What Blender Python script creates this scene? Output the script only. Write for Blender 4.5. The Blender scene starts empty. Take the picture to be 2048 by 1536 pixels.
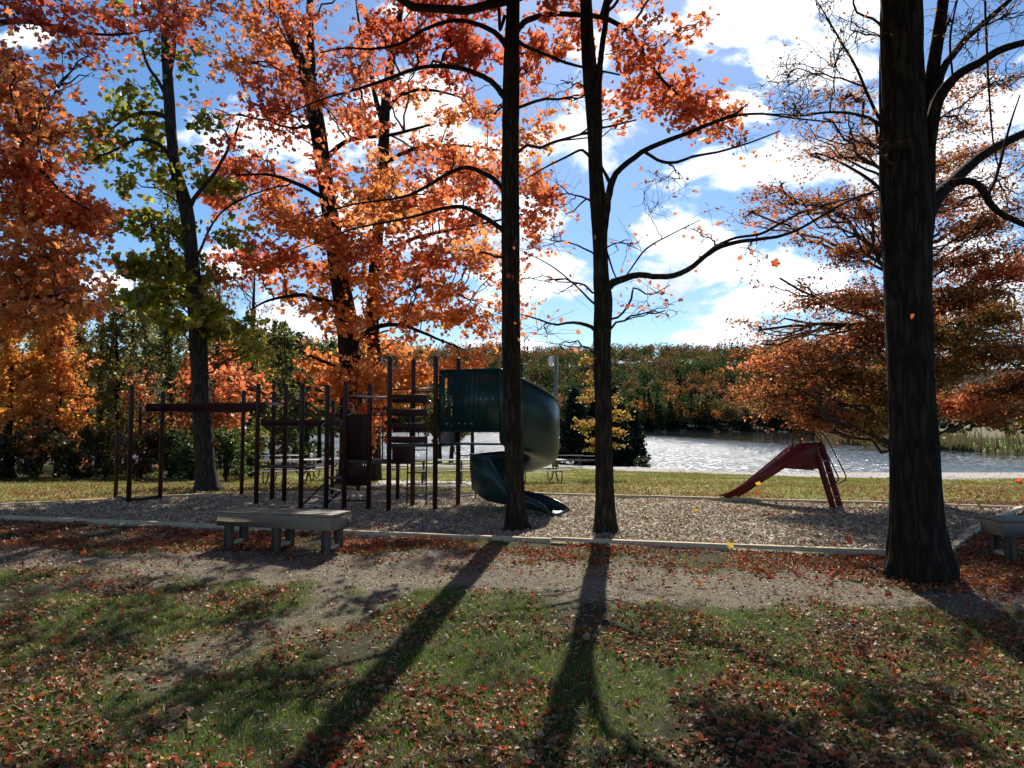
import bpy, math, random
import numpy as np
from mathutils import Vector

# ------------------------------------------------------------------ camera, sky, sun
S = bpy.context.scene
F = 1422.0                      # focal length in photo pixels (2048 wide)
PITCH = math.atan(82 / F)
CAMZ = 1.8
cam_d = bpy.data.cameras.new('camera'); cam = bpy.data.objects.new('camera', cam_d)
S.collection.objects.link(cam); S.camera = cam
cam.location = (0, 0, CAMZ); cam.rotation_euler = (math.pi / 2 + PITCH, 0, 0)
cam_d.sensor_width = 36; cam_d.lens = F / 2048 * 36; cam_d.clip_end = 3000
SUN_EL, SUN_AZ = math.radians(43), math.radians(9.2)
SUN_STRENGTH, SKY_STRENGTH = 5.0, 0.10
S.view_settings.view_transform = 'Standard'; S.view_settings.look = 'None'
S.view_settings.exposure = 0.38; S.view_settings.gamma = 1

def ND(nt, t, **k):
    n = nt.nodes.new(t)
    for a, b in k.items(): setattr(n, a, b)
    return n
def LK(nt, a, b): nt.links.new(a, b)
def MATH(nt, op, a, b=None, c=None, clamp=False):
    n = ND(nt, 'ShaderNodeMath', operation=op, use_clamp=clamp)
    for i, v in enumerate((a, b, c)):
        if v is None: continue
        if hasattr(v, 'is_linked'): LK(nt, v, n.inputs[i])
        else: n.inputs[i].default_value = v
    return n.outputs[0]

W = bpy.data.worlds.new('World'); S.world = W; W.use_nodes = True
nt = W.node_tree; nt.nodes.clear()
sky = ND(nt, 'ShaderNodeTexSky', sky_type='NISHITA', sun_disc=False)
sky.sun_elevation = SUN_EL; sky.sun_rotation = SUN_AZ
sky.air_density = 1.0; sky.dust_density = 0.3; sky.ozone_density = 3.5
tc = ND(nt, 'ShaderNodeTexCoord')
sep = ND(nt, 'ShaderNodeSeparateXYZ'); LK(nt, tc.outputs['Generated'], sep.inputs[0])
dx, dy, dz = sep.outputs
dyc = MATH(nt, 'MAXIMUM', dy, 0.05)
u = MATH(nt, 'DIVIDE', dx, dyc); v = MATH(nt, 'DIVIDE', dz, dyc)
comb = ND(nt, 'ShaderNodeCombineXYZ'); LK(nt, u, comb.inputs[0]); LK(nt, v, comb.inputs[1])
def dirn(px, py):
    rx, ry = (px - 1024) / F, (768 - py) / F
    a = PITCH; y = math.cos(a) - ry * math.sin(a); z = math.sin(a) + ry * math.cos(a)
    return rx, y, z
CLOUDS = [(1500, 20, 260, 100), (1650, 110, 130, 100), (1370, 50, 110, 70), (1480, 215, 70, 38), (1500, 352, 150, 50),
          (1590, 330, 110, 50), (1420, 470, 110, 62), (1500, 545, 190, 62), (1560, 605, 170, 34), (1430, 680, 110, 20), (1460, 640, 80, 18),
          (1170, 270, 110, 72), (1060, 560, 150, 66), (1130, 560, 70, 50), (850, 200, 180, 62), (640, 270, 260, 76), (900, 290, 160, 80),
          (850, 420, 190, 90), (1080, 440, 70, 50), (480, 530, 90, 40), (1900, 300, 190, 150), (1960, 560, 170, 120), (2080, 180, 60, 80), (780, 20, 90, 30),
          (60, 70, 50, 24), (1000, 690, 120, 14), (700, 680, 160, 30), (60, 330, 50, 14), (1180, 100, 50, 40), (240, 560, 60, 30), (640, 620, 110, 40), (1740, 670, 130, 30),
          (1700, -130, 300, 90), (900, -200, 330, 90), (2300, 60, 200, 120)]
acc = None
for (cx, cy, rx, ry) in CLOUDS:
    a, y, z = dirn(cx, cy); cu, cv = a / y, z / y
    mp = ND(nt, 'ShaderNodeMapping', vector_type='TEXTURE')
    mp.inputs['Location'].default_value = (cu, cv, 0); mp.inputs['Scale'].default_value = (rx / F * 1.05, ry / F * 1.05, 1)
    LK(nt, comb.outputs[0], mp.inputs[0])
    ln = ND(nt, 'ShaderNodeVectorMath', operation='LENGTH'); LK(nt, mp.outputs[0], ln.inputs[0])
    g = MATH(nt, 'SUBTRACT', 1.0, ln.outputs['Value'])
    acc = g if acc is None else MATH(nt, 'SMOOTH_MAX', acc, g, 0.35)
mp2 = ND(nt, 'ShaderNodeMapping'); mp2.inputs['Scale'].default_value = (1, 1.7, 1); LK(nt, comb.outputs[0], mp2.inputs[0])
nz = ND(nt, 'ShaderNodeTexNoise'); nz.inputs['Scale'].default_value = 7; nz.inputs['Detail'].default_value = 9
nz.inputs['Roughness'].default_value = 0.6; nz.inputs['Distortion'].default_value = 0.35
LK(nt, mp2.outputs[0], nz.inputs[0])
den = MATH(nt, 'ADD', MATH(nt, 'MULTIPLY', MATH(nt, 'SUBTRACT', nz.outputs[0], 0.5), 4.4), acc)
mr = ND(nt, 'ShaderNodeMapRange', interpolation_type='SMOOTHSTEP'); mr.inputs['From Min'].default_value = -0.10; mr.inputs['From Max'].default_value = 0.55
LK(nt, den, mr.inputs['Value'])
front = MATH(nt, 'MULTIPLY', mr.outputs[0], MATH(nt, 'GREATER_THAN', dy, 0.12))
nz2 = ND(nt, 'ShaderNodeTexNoise'); nz2.inputs['Scale'].default_value = 5; nz2.inputs['Detail'].default_value = 5; LK(nt, mp2.outputs[0], nz2.inputs[0])
cr = ND(nt, 'ShaderNodeMapRange'); cr.inputs['From Min'].default_value = 0.3; cr.inputs['From Max'].default_value = 0.6
cr.inputs['To Min'].default_value = 0.66; cr.inputs['To Max'].default_value = 1.3; LK(nt, nz2.outputs[0], cr.inputs['Value'])
cc = ND(nt, 'ShaderNodeMix', data_type='RGBA', blend_type='MULTIPLY'); cc.inputs['Factor'].default_value = 1
cc.inputs['A'].default_value = (0.93, 0.97, 1.03, 1); LK(nt, cr.outputs[0], cc.inputs['B'])
hsv = ND(nt, 'ShaderNodeHueSaturation'); hsv.inputs['Saturation'].default_value = 1.2; LK(nt, sky.outputs[0], hsv.inputs['Color'])
bg1 = ND(nt, 'ShaderNodeBackground'); LK(nt, hsv.outputs[0], bg1.inputs[0]); bg1.inputs[1].default_value = SKY_STRENGTH
bg2 = ND(nt, 'ShaderNodeBackground'); LK(nt, cc.outputs['Result'], bg2.inputs[0]); bg2.inputs[1].default_value = 1.0
mx = ND(nt, 'ShaderNodeMixShader'); LK(nt, front, mx.inputs[0]); LK(nt, bg1.outputs[0], mx.inputs[1]); LK(nt, bg2.outputs[0], mx.inputs[2])
wo = ND(nt, 'ShaderNodeOutputWorld'); LK(nt, mx.outputs[0], wo.inputs[0])
W.cycles.sampling_method = 'MANUAL'; W.cycles.sample_map_resolution = 512

sl = bpy.data.lights.new('sun', 'SUN'); sun = bpy.data.objects.new('sun', sl); S.collection.objects.link(sun)
sdir = Vector((math.sin(SUN_AZ) * math.cos(SUN_EL), math.cos(SUN_AZ) * math.cos(SUN_EL), math.sin(SUN_EL)))
sun.rotation_euler = (-sdir).to_track_quat('-Z', 'Y').to_euler()
sun.location = (0, 0, 60); sl.energy = SUN_STRENGTH; sl.angle = math.radians(0.5); sl.color = (1, 0.94, 0.85)
C_ = S.cycles; C_.max_bounces = 6; C_.diffuse_bounces = 3; C_.transmission_bounces = 3; C_.sample_clamp_indirect = 4; C_.sample_clamp_direct = 0

# ------------------------------------------------------------------ helpers
rng = np.random.default_rng(7); random.seed(7)
COL = S.collection
def P(px, py, Y):
    rx, y, z = dirn(px, py); t = Y / y
    return np.array((rx * t, Y, CAMZ + z * t))
NT = rng.random((64, 64))
def noise2(x, y, s=1.0, off=0):
    x = np.asarray(x, float) / s + off * 7.3 + 500; y = np.asarray(y, float) / s + off * 3.1 + 500
    xi = np.floor(x).astype(int); yi = np.floor(y).astype(int); fx = x - xi; fy = y - yi
    fx = fx * fx * (3 - 2 * fx); fy = fy * fy * (3 - 2 * fy)
    a = NT[xi % 64, yi % 64]; b = NT[(xi + 1) % 64, yi % 64]; c = NT[xi % 64, (yi + 1) % 64]; d = NT[(xi + 1) % 64, (yi + 1) % 64]
    return (a * (1 - fx) + b * fx) * (1 - fy) + (c * (1 - fx) + d * fx) * fy
def fbm(x, y, s=1.0, off=0):
    return (noise2(x, y, s, off) * .5 + noise2(x, y, s / 2.1, off + 1) * .3 + noise2(x, y, s / 4.3, off + 2) * .2)
def sst(a, b, x):
    t = np.clip((np.asarray(x, float) - a) / (b - a), 0, 1); return t * t * (3 - 2 * t)
LAKE = -1.5
NSX = [-250, -60, -20, 0, 6, 10, 13.5, 18, 36, 90, 300]; NSY = [95, 70, 63.5, 64.5, 58, 55, 51, 49.5, 49, 49, 49]
FSX = [-400, -120, -60, 60, 120, 400]; FSY = [240, 300, 325, 335, 330, 330]
RBY = [0, 48, 70, 85, 105, 128, 165, 240, 280, 340, 900]; RBX = [75, 74, 62, 60.5, 58, 59, 72, 103, 122, 150, 300]
def shore_near(x): return np.interp(x, NSX, NSY)
def height(x, y):
    x = np.asarray(x, float); y = np.asarray(y, float)
    yn = shore_near(x)
    near = -1.45 * np.clip((y - 20) / np.maximum(yn - 20, 1), 0, None) ** 1.0
    near = np.where(y > yn, -1.45 - (y - yn) * 0.35, near)
    near = np.maximum(near, -3.5)
    sd = np.maximum(y - np.interp(x, FSX, FSY), x - np.interp(y, RBY, RBX))
    bank = np.where(x - np.interp(y, RBY, RBX) > y - np.interp(x, FSX, FSY), 0.25, 1.0)
    d = np.clip(sd, 0, None)
    far = -1.6 + np.minimum(d * 0.35, 1.0) + bank * (44 * sst(0, 170, d) + 12 * (fbm(x, y, 90, 3) - .5) * sst(20, 120, d)) + (1 - bank) * 12 * sst(20, 260, d)
    h = np.where(sd > 0, far, near)
    h = h - .055 * np.clip(10.2 - y, 0, 14)
    micro = (fbm(x, y, 0.5, 1) - .5) * 0.05 + (fbm(x, y, 3, 4) - .5) * 0.06
    return h + micro * (sd <= 0)
def G(px, py, z=None):
    rx, y, zz = dirn(px, py)
    if z is not None:
        t = (z - CAMZ) / zz; return np.array((rx * t, y * t, z))
    lo = None
    for t in np.concatenate([np.arange(2, 80, .1), np.arange(80, 600, 1)]):
        if CAMZ + zz * t <= float(height(rx * t, y * t)): lo = t; break
    if lo is None: lo = 600
    return np.array((rx * lo, y * lo, float(height(rx * lo, y * lo))))
def hz(x, y): return float(height(x, y))

def npmesh(name, V, chunks, mat, parent=None, fcol=None, vcol=None, smooth=False):
    me = bpy.data.meshes.new(name); V = np.asarray(V, np.float32)
    me.vertices.add(len(V)); me.vertices.foreach_set('co', V.ravel())
    chunks = [np.asarray(c, np.int32) for c in chunks if len(c)]
    loops = np.concatenate([c.ravel() for c in chunks]); tot = np.concatenate([np.full(len(c), c.shape[1], np.int32) for c in chunks])
    me.loops.add(len(loops)); me.loops.foreach_set('vertex_index', loops)
    me.polygons.add(len(tot)); st = np.zeros(len(tot), np.int32); st[1:] = np.cumsum(tot)[:-1]
    me.polygons.foreach_set('loop_start', st)
    if smooth: me.polygons.foreach_set('use_smooth', np.ones(len(tot), bool))
    me.update(calc_edges=True)
    for dom, c in (('FACE', fcol), ('POINT', vcol)):
        if c is None: continue
        at = me.attributes.new('col', 'FLOAT_COLOR', dom)
        c4 = np.ones((len(c), 4), np.float32); c4[:, :3] = c; at.data.foreach_set('color', c4.ravel())
    if mat: me.materials.append(mat)
    o = bpy.data.objects.new(name, me); COL.objects.link(o)
    if parent is not None:
        o.parent = parent; o.location = -Vector(parent.location) if parent.get('_abs') else (0, 0, 0)
    return o
def empty(name, loc, label, cat, group=None, rz=0, absolute=True):
    o = bpy.data.objects.new(name, None); COL.objects.link(o); o.location = Vector([float(q) for q in loc]); o.rotation_euler = (0, 0, rz)
    o['label'] = label; o['category'] = cat
    if group: o['group'] = group
    if absolute: o['_abs'] = 1
    return o
def tag(o, label, cat, group=None):
    o['label'] = label; o['category'] = cat
    if group: o['group'] = group
    return o
def struct(o, kind='structure', label=None, cat=None):
    o['kind'] = kind
    if label: o['label'] = label
    if cat: o['category'] = cat
    return o

class MB:                                    # gathers boxes, tubes and polygons of one part
    def __init__(s): s.V = []; s.C = {}; s.n = 0
    def add(s, V, faces):
        V = np.asarray(V, float); s.V.append(V)
        for f in faces:
            f = np.asarray(f); s.C.setdefault(f.shape[1], []).append(f + s.n)
        s.n += len(V)
    def box(s, c, size, ax=None, bev=0.0):
        ax = np.eye(3) if ax is None else np.asarray(ax, float)
        h = np.asarray(size, float) / 2; b = min(bev, h.min() * .8)
        if b <= 0:
            q = np.array([[i, j, k] for i in (-1, 1) for j in (-1, 1) for k in (-1, 1)], float) * h
            s.add(q @ ax + c, [[[0, 1, 3, 2], [4, 6, 7, 5], [0, 4, 5, 1], [2, 3, 7, 6], [0, 2, 6, 4], [1, 5, 7, 3]]]); return
        V = []; idx = {}
        for i in (-1, 1):
            for j in (-1, 1):
                for k in (-1, 1):
                    for a in range(3):
                        p = np.array([i, j, k], float) * (h - b); p[a] = (i, j, k)[a] * h[a]
                        idx[(i, j, k, a)] = len(V); V.append(p)
        Q = []; T = []
        for a in range(3):
            o1, o2 = [(1, 2), (0, 2), (0, 1)][a]
            for sg in (-1, 1):
                loop = []
                for p, q in ((-1, -1), (1, -1), (1, 1), (-1, 1)):
                    t = [0, 0, 0]; t[a] = sg; t[o1] = p; t[o2] = q; loop.append(idx[(*t, a)])
                Q.append(loop)
            for p in (-1, 1):
                for q in (-1, 1):
                    t1 = [0, 0, 0]; t1[o1] = p; t1[o2] = q; t2 = list(t1); t1[a] = -1; t2[a] = 1
                    Q.append([idx[(*t1, o1)], idx[(*t2, o1)], idx[(*t2, o2)], idx[(*t1, o2)]])
        for i in (-1, 1):
            for j in (-1, 1):
                for k in (-1, 1): T.append([idx[(i, j, k, a)] for a in range(3)])
        s.add(np.array(V) @ ax + c, [Q, T])
    def beam(s, a, b, w, h, bev=0.0, up=(0, 0, 1)):
        a = np.asarray(a, float); b = np.asarray(b, float); d = b - a; L = np.linalg.norm(d); d /= L
        sd = np.cross(d, up); sd /= np.linalg.norm(sd); u_ = np.cross(sd, d)
        s.box((a + b) / 2, (L, w, h), np.array([d, sd, u_]), bev)
    def tube(s, pts, rad, sides=10, caps=True):
        pts = np.asarray(pts, float); n = len(pts); rad = np.broadcast_to(np.asarray(rad, float), (n,))
        T = np.gradient(pts, axis=0); T /= np.linalg.norm(T, axis=1)[:, None] + 1e-9
        u0 = np.cross(T[0], (0, 0, 1) if abs(T[0][2]) < .8 else (0, 1, 0)); R = []
        for i in range(n):
            u0 = u0 - T[i] * np.dot(u0, T[i]); u0 = u0 / (np.linalg.norm(u0) + 1e-9); v0 = np.cross(T[i], u0)
            a = np.arange(sides) * 2 * math.pi / sides
            R.append(pts[i] + rad[i] * (np.cos(a)[:, None] * u0 + np.sin(a)[:, None] * v0))
        V = np.concatenate(R); f = []
        for i in range(n - 1):
            k = np.arange(sides); k2 = (k + 1) % sides
            f.append(np.stack([i * sides + k, i * sides + k2, (i + 1) * sides + k2, (i + 1) * sides + k], 1))
        fs = [np.concatenate(f)]
        if caps:
            V = np.vstack([V, pts[0], pts[-1]]); k = np.arange(sides); k2 = (k + 1) % sides
            fs.append(np.concatenate([np.stack([np.full(sides, n * sides), k2, k], 1), np.stack([np.full(sides, n * sides + 1), (n - 1) * sides + k, (n - 1) * sides + k2], 1)]))
        s.add(V, fs)
    def post(s, base, top_z, r, sides=14):
        x, y, z = base
        s.tube([(x, y, z), (x, y, top_z - r), (x, y, top_z - r * .5), (x, y, top_z - r * .15), (x, y, top_z)], [r, r, r * .87, r * .5, .004], sides)
    def prism(s, poly, off):                   # planar polygon extruded by off
        A = np.asarray(poly, float); B = A + np.asarray(off); n = len(A); k = np.arange(n); k2 = (k + 1) % n
        s.add(np.vstack([A, B]), [[list(range(n - 1, -1, -1))], [list(range(n, 2 * n))], np.stack([k, k2, n + k2, n + k], 1)])
    def build(s, name, mat, parent=None, smooth=False):
        return npmesh(name, np.concatenate(s.V), [np.concatenate(c) for c in s.C.values()], mat, parent, smooth=smooth)

def smooth_path(pts, n):                     # Catmull-Rom through rows of any width
    p = np.asarray(pts, float); p = np.vstack([2 * p[0] - p[1], p, 2 * p[-1] - p[-2]]); m = len(p) - 3
    t = np.linspace(0, m - 1e-6, n); i = t.astype(int); f = (t - i)[:, None]
    a, b, c, d = p[i], p[i + 1], p[i + 2], p[i + 3]
    return .5 * ((2 * b) + (-a + c) * f + (2 * a - 5 * b + 4 * c - d) * f * f + (-a + 3 * b - 3 * c + d) * f ** 3)

# ------------------------------------------------------------------ materials
def newmat(name):
    m = bpy.data.materials.new(name); m.use_nodes = True; n = m.node_tree; n.nodes.clear()
    return m, n, ND(n, 'ShaderNodeOutputMaterial')
def tex_noise(n, scale, detail=4, rough=.55, vec=None, sc=None, coord='Object'):
    t = ND(n, 'ShaderNodeTexNoise'); t.inputs['Scale'].default_value = scale; t.inputs['Detail'].default_value = detail; t.inputs['Roughness'].default_value = rough
    if vec is None:
        c = ND(n, 'ShaderNodeTexCoord'); vec = c.outputs[coord]
    if sc is not None:
        mp = ND(n, 'ShaderNodeMapping'); mp.inputs['Scale'].default_value = sc; LK(n, vec, mp.inputs[0]); vec = mp.outputs[0]
    LK(n, vec, t.inputs['Vector']); return t.outputs[0]
def ramp(n, fac, stops):
    r = ND(n, 'ShaderNodeValToRGB'); e = r.color_ramp.elements
    while len(e) < len(stops): e.new(.5)
    for q, (p, c) in zip(e, stops): q.position = p; q.color = (*c, 1)
    LK(n, fac, r.inputs[0]); return r.outputs[0]
def pbr(n, out, col, rough=.8, metal=0, spec=.5, bump=None, bstr=.3, bdist=.02):
    b = ND(n, 'ShaderNodeBsdfPrincipled')
    if hasattr(col, 'is_linked'): LK(n, col, b.inputs['Base Color'])
    else: b.inputs['Base Color'].default_value = (*col, 1)
    if hasattr(rough, 'is_linked'): LK(n, rough, b.inputs['Roughness'])
    else: b.inputs['Roughness'].default_value = rough
    b.inputs['Metallic'].default_value = metal; b.inputs['Specular IOR Level'].default_value = spec
    if bump is not None:
        q = ND(n, 'ShaderNodeBump'); q.inputs['Strength'].default_value = bstr; q.inputs['Distance'].default_value = bdist
        LK(n, bump, q.inputs['Height']); LK(n, q.outputs[0], b.inputs['Normal'])
    LK(n, b.outputs[0], out.inputs[0]); return b
def simple(name, c1, c2, scale=6, rough=.6, spec=.5, bstr=.2, sc=None, bdist=.01, metal=0):
    m, n, o = newmat(name); t = tex_noise(n, scale, 6, .6, sc=sc)
    pbr(n, o, ramp(n, t, [(.3, c1), (.7, c2)]), rough, metal, spec, tex_noise(n, scale * 4, 4, sc=sc), bstr, bdist); return m
def leafmat(name, trans=.5, gloss=.04, grough=.35, wet=False):
    m, n, o = newmat(name)
    a = ND(n, 'ShaderNodeAttribute', attribute_name='col')
    d = ND(n, 'ShaderNodeBsdfDiffuse'); t = ND(n, 'ShaderNodeBsdfTranslucent'); g = ND(n, 'ShaderNodeBsdfGlossy')
    g.inputs['Roughness'].default_value = grough
    LK(n, a.outputs['Color'], d.inputs[0]); LK(n, a.outputs['Color'], t.inputs[0])
    m1 = ND(n, 'ShaderNodeMixShader'); m1.inputs[0].default_value = trans; LK(n, d.outputs[0], m1.inputs[1]); LK(n, t.outputs[0], m1.inputs[2])
    m2 = ND(n, 'ShaderNodeMixShader'); m2.inputs[0].default_value = gloss; LK(n, m1.outputs[0], m2.inputs[1]); LK(n, g.outputs[0], m2.inputs[2])
    LK(n, m2.outputs[0], o.inputs[0]); return m
M = {}
M['leaf'] = leafmat('leaf', .68, .03)
M['leaf_far'] = leafmat('leaf_distant', .3, .0)
M['litter'] = leafmat('leaf_litter', .30, .035, .42)
M['grass'] = leafmat('grass_blade', .5, .015, .45)
M['chip'] = leafmat('wood_chip', .05, .03, .45)
def bark(name, c1, c2, dist=.03, sx=9, sz=1.1):
    m, n, o = newmat(name)
    c = ND(n, 'ShaderNodeTexCoord'); mp = ND(n, 'ShaderNodeMapping'); mp.inputs['Scale'].default_value = (sx, sx, sz); LK(n, c.outputs['Object'], mp.inputs[0])
    v1 = ND(n, 'ShaderNodeTexVoronoi', feature='DISTANCE_TO_EDGE'); v1.inputs['Scale'].default_value = 1.6
    nn = ND(n, 'ShaderNodeTexNoise'); nn.inputs['Scale'].default_value = 2; nn.inputs['Detail'].default_value = 7; LK(n, mp.outputs[0], nn.inputs[0])
    ad = ND(n, 'ShaderNodeMix', data_type='RGBA', blend_type='ADD'); ad.inputs['Factor'].default_value = 1.0
    LK(n, mp.outputs[0], ad.inputs['A']); LK(n, nn.outputs['Color'], ad.inputs['B']); LK(n, ad.outputs['Result'], v1.inputs['Vector'])
    h = MATH(n, 'ADD', MATH(n, 'MINIMUM', v1.outputs[0], .35), MATH(n, 'MULTIPLY', nn.outputs[0], .35))
    lich = tex_noise(n, 3.5, 6, .7)
    base = ND(n, 'ShaderNodeMix', data_type='RGBA'); LK(n, ramp(n, h, [(.1, tuple(q * .5 for q in c1)), (.28, c1), (.55, c2)]), base.inputs['A'])
    base.inputs['B'].default_value = (c2[0] * 1.5, c2[1] * 1.6, c2[2] * 1.5, 1)
    LK(n, ramp(n, lich, [(.56, (0, 0, 0)), (.72, (.5, .5, .5))]), base.inputs['Factor'])
    pbr(n, o, base.outputs['Result'], .95, 0, .15, h, 1.0, dist); return m
M['bark'] = bark('bark_furrowed', (.028, .021, .014), (.068, .053, .037))
M['bark_dark'] = bark('bark_dark', (.020, .015, .011), (.046, .036, .026), .02, 7, 1.0)
M['bark_grey'] = bark('bark_grey', (.035, .032, .026), (.075, .068, .058), .02, 8, 1.4)
M['twig'] = simple('twig_bark', (.035, .028, .024), (.075, .06, .05), 8, .9, .2)

def attr_mat(name, scale, amt, rough=.95, bscale=30, bstr=.6, bdist=.02, fine=120, spec=.15):
    m, n, o = newmat(name); a = ND(n, 'ShaderNodeAttribute', attribute_name='col')
    t1 = tex_noise(n, scale, 8, .65); t2 = tex_noise(n, fine, 3, .6)
    f = MATH(n, 'MULTIPLY', MATH(n, 'ADD', MATH(n, 'MULTIPLY', t1, 2 * amt), 1 - amt), MATH(n, 'ADD', MATH(n, 'MULTIPLY', t2, 1.2), .4))
    mm = ND(n, 'ShaderNodeVectorMath', operation='SCALE'); LK(n, a.outputs['Color'], mm.inputs[0]); LK(n, f, mm.inputs['Scale'])
    pbr(n, o, mm.outputs[0], rough, 0, spec, tex_noise(n, bscale, 6, .7), bstr, bdist); return m
M['ground'] = attr_mat('ground_soil', 3, .45)
M['mulch'] = attr_mat('mulch_bed', 4, .4, bscale=45, bstr=.8)

# ------------------------------------------------------------------ ground
FRONT_PX = [(-500, 1010), (-200, 1023), (0, 1031), (440, 1048), (700, 1059), (1030, 1072), (1250, 1081), (1590, 1092), (1868, 1103)]
BACK_PX = [(-500, 1010), (0, 1006), (200, 997), (400, 987), (560, 981), (740, 982), (1000, 985), (1200, 988), (1450, 996), (1700, 1001), (2038, 1011)]
FR = np.array([G(a, b, .1) for a, b in FRONT_PX])[:, :2]; BK = np.array([G(a, b, .1) for a, b in BACK_PX])[:, :2]
FR[0] = (-15.5, 16.6); BK[0] = (-15.5, 16.9)
def resample(p, n):
    d = np.r_[0, np.cumsum(np.linalg.norm(np.diff(p, axis=0), axis=1))]; t = np.linspace(0, d[-1], n)
    return np.stack([np.interp(t, d, p[:, i]) for i in range(p.shape[1])], 1)
def in_bed(x, y):
    # polygon test
    poly = np.vstack([FR, BK[::-1]]); c = np.zeros(np.shape(x), bool); j = len(poly) - 1
    for i in range(len(poly)):
        xi, yi = poly[i]; xj, yj = poly[j]
        c ^= ((yi > y) != (yj > y)) & (x < (xj - xi) * (y - yi) / (yj - yi + 1e-12) + xi); j = i
    return c
def fronty(x): return np.interp(x, FR[:, 0], FR[:, 1])
def path_w(x, y):
    yc = np.interp(x, [-14, -8, -4, 0, 3, 6, 9, 14], [10.4, 10.0, 9.5, 8.85, 8.5, 7.6, 6.7, 5.2]); hw = np.interp(x, [-8, -4, 0, 5, 9], [.75, .78, .8, .66, .75])
    n = (fbm(x, y, 1.1, 5) - .5) * 2.2 + (noise2(x, y, .22, 6) - .5) * .9
    w = 1 - sst(.7, 1.35, np.abs(y - yc) / hw + n)
    ax, ay, bx, by = -1.7, 7.8, -2.9, 6.0                      # bare patch running towards the camera
    t = np.clip(((x - ax) * (bx - ax) + (y - ay) * (by - ay)) / ((bx - ax) ** 2 + (by - ay) ** 2), 0, 1)
    dd = np.hypot(x - ax - t * (bx - ax), y - ay - t * (by - ay))
    w2 = (1 - sst(.5, 1.3, dd / .34 + n * .9)) * .8
    return np.maximum(w, w2)
def gravel_w(x, y):                                             # pale gravel strip behind the lawn, and beach
    d = shore_near(x) - y; n = (fbm(x, y, 3, 8) - .5) * 3
    strip = sst(20, 17, d + n) * sst(.8, 2.5, d) * sst(-1, 6, x)
    beach = sst(3.5, 1.5, d + n * .3) * (1 - sst(-3, 1, x)) * sst(-26, -20, x) + .8 * sst(7.5, 6.5, np.abs(d - 16) + n * .4 + 3) * (1 - sst(-4, 2, x))
    return np.clip(np.maximum(strip, beach), 0, 1) * (y < 80)
def litter_den(x, y):
    n = fbm(x, y, .9, 11); n2 = fbm(x, y, 2.6, 13)
    pw = path_w(x, y); fy = fronty(x)
    strip = sst(1.9, 1.1, np.abs(fy - .55 - y) + (n - .5) * 1.2) * (y < fy)
    d = 22 + 215 * sst(.45, .60, n * .55 + n2 * .45)
    d = d + 300 * strip * sst(.25, .5, n)
    d = d + 110 * sst(1.4, 3.4, x) * sst(6.6, 5.2, y) * sst(.35, .55, n) + 70 * sst(5.2, 4.2, y) * sst(.35, .6, n)
    d = d + 150 * sst(3.2, 5.5, x) * sst(7.6, 9, y) * (y < 11.5)
    d = d + 110 * sst(-3.4, -5, x) * sst(.4, .55, n2) * (y < 8.5)
    d = d * (1 - .84 * pw) 
    for tx, ty, tr in ((.15, 12.0, .8), (1.5, 11.7, .8), (5.2, 9.3, 1.5)): d = d + 220 * sst(tr, .3 * tr, np.hypot(x - tx, y - ty))
    d = np.where(y > 16, 18 + 60 * sst(.35, .6, n2) * sst(25, 19, y), d)
    d = np.where(y > 27, 7, d)
    d = np.where(in_bed(x, y), 3 + 26 * sst(.5, .75, n2) + 16 * sst(.9, .2, y - fy), d)
    return 2.1 * d * (1 - .8 * gravel_w(x, y))
xs = np.unique(np.round(np.concatenate([np.arange(-17, 17, .13), -17 - np.geomspace(.2, 600, 70), 17 + np.geomspace(.2, 600, 70)]), 3))
ys = np.unique(np.round(np.concatenate([np.arange(2.2, 24, .13), 24 + np.geomspace(.2, 900, 130), 2.2 - np.geomspace(.3, 60, 22)]), 3))
XX, YY = np.meshgrid(xs, ys); ZZ = height(XX, YY)
gx, gy = XX.ravel(), YY.ravel()
ibed = in_bed(gx, gy)
pw = path_w(gx, gy)[:, None]; gw = gravel_w(gx, gy)[:, None]
n1 = fbm(gx, gy, .8, 21)[:, None]; n2 = fbm(gx, gy, 5, 22)[:, None]
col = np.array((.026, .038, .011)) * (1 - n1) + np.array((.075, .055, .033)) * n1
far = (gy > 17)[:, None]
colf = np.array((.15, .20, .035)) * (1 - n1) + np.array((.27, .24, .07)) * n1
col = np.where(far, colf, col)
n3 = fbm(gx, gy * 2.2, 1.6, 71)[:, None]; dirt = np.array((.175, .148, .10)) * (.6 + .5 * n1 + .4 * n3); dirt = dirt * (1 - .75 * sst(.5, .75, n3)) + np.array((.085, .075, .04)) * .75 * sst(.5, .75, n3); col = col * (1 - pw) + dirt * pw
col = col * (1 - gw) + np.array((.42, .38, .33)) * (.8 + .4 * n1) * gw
frs = ((gy > 100) | (gx > np.interp(gy, RBY, RBX)))[:, None]
rb = frs & (gx > 50)[:, None] & (gy < 260)[:, None]
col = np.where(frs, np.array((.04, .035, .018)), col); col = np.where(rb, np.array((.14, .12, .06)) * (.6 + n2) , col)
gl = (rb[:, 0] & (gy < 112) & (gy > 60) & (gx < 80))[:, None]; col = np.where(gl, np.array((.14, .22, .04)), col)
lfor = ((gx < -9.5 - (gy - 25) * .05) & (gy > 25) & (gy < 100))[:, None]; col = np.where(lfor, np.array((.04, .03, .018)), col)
nx, ny = len(xs), len(ys); I = np.arange(nx * ny).reshape(ny, nx)
Fq = np.stack([I[:-1, :-1], I[:-1, 1:], I[1:, 1:], I[1:, :-1]], -1).reshape(-1, 4)
ground = npmesh('ground', np.stack([gx, gy, ZZ.ravel() - .02 * ibed], 1), [Fq], M['ground'], vcol=col, smooth=True); struct(ground)

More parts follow.
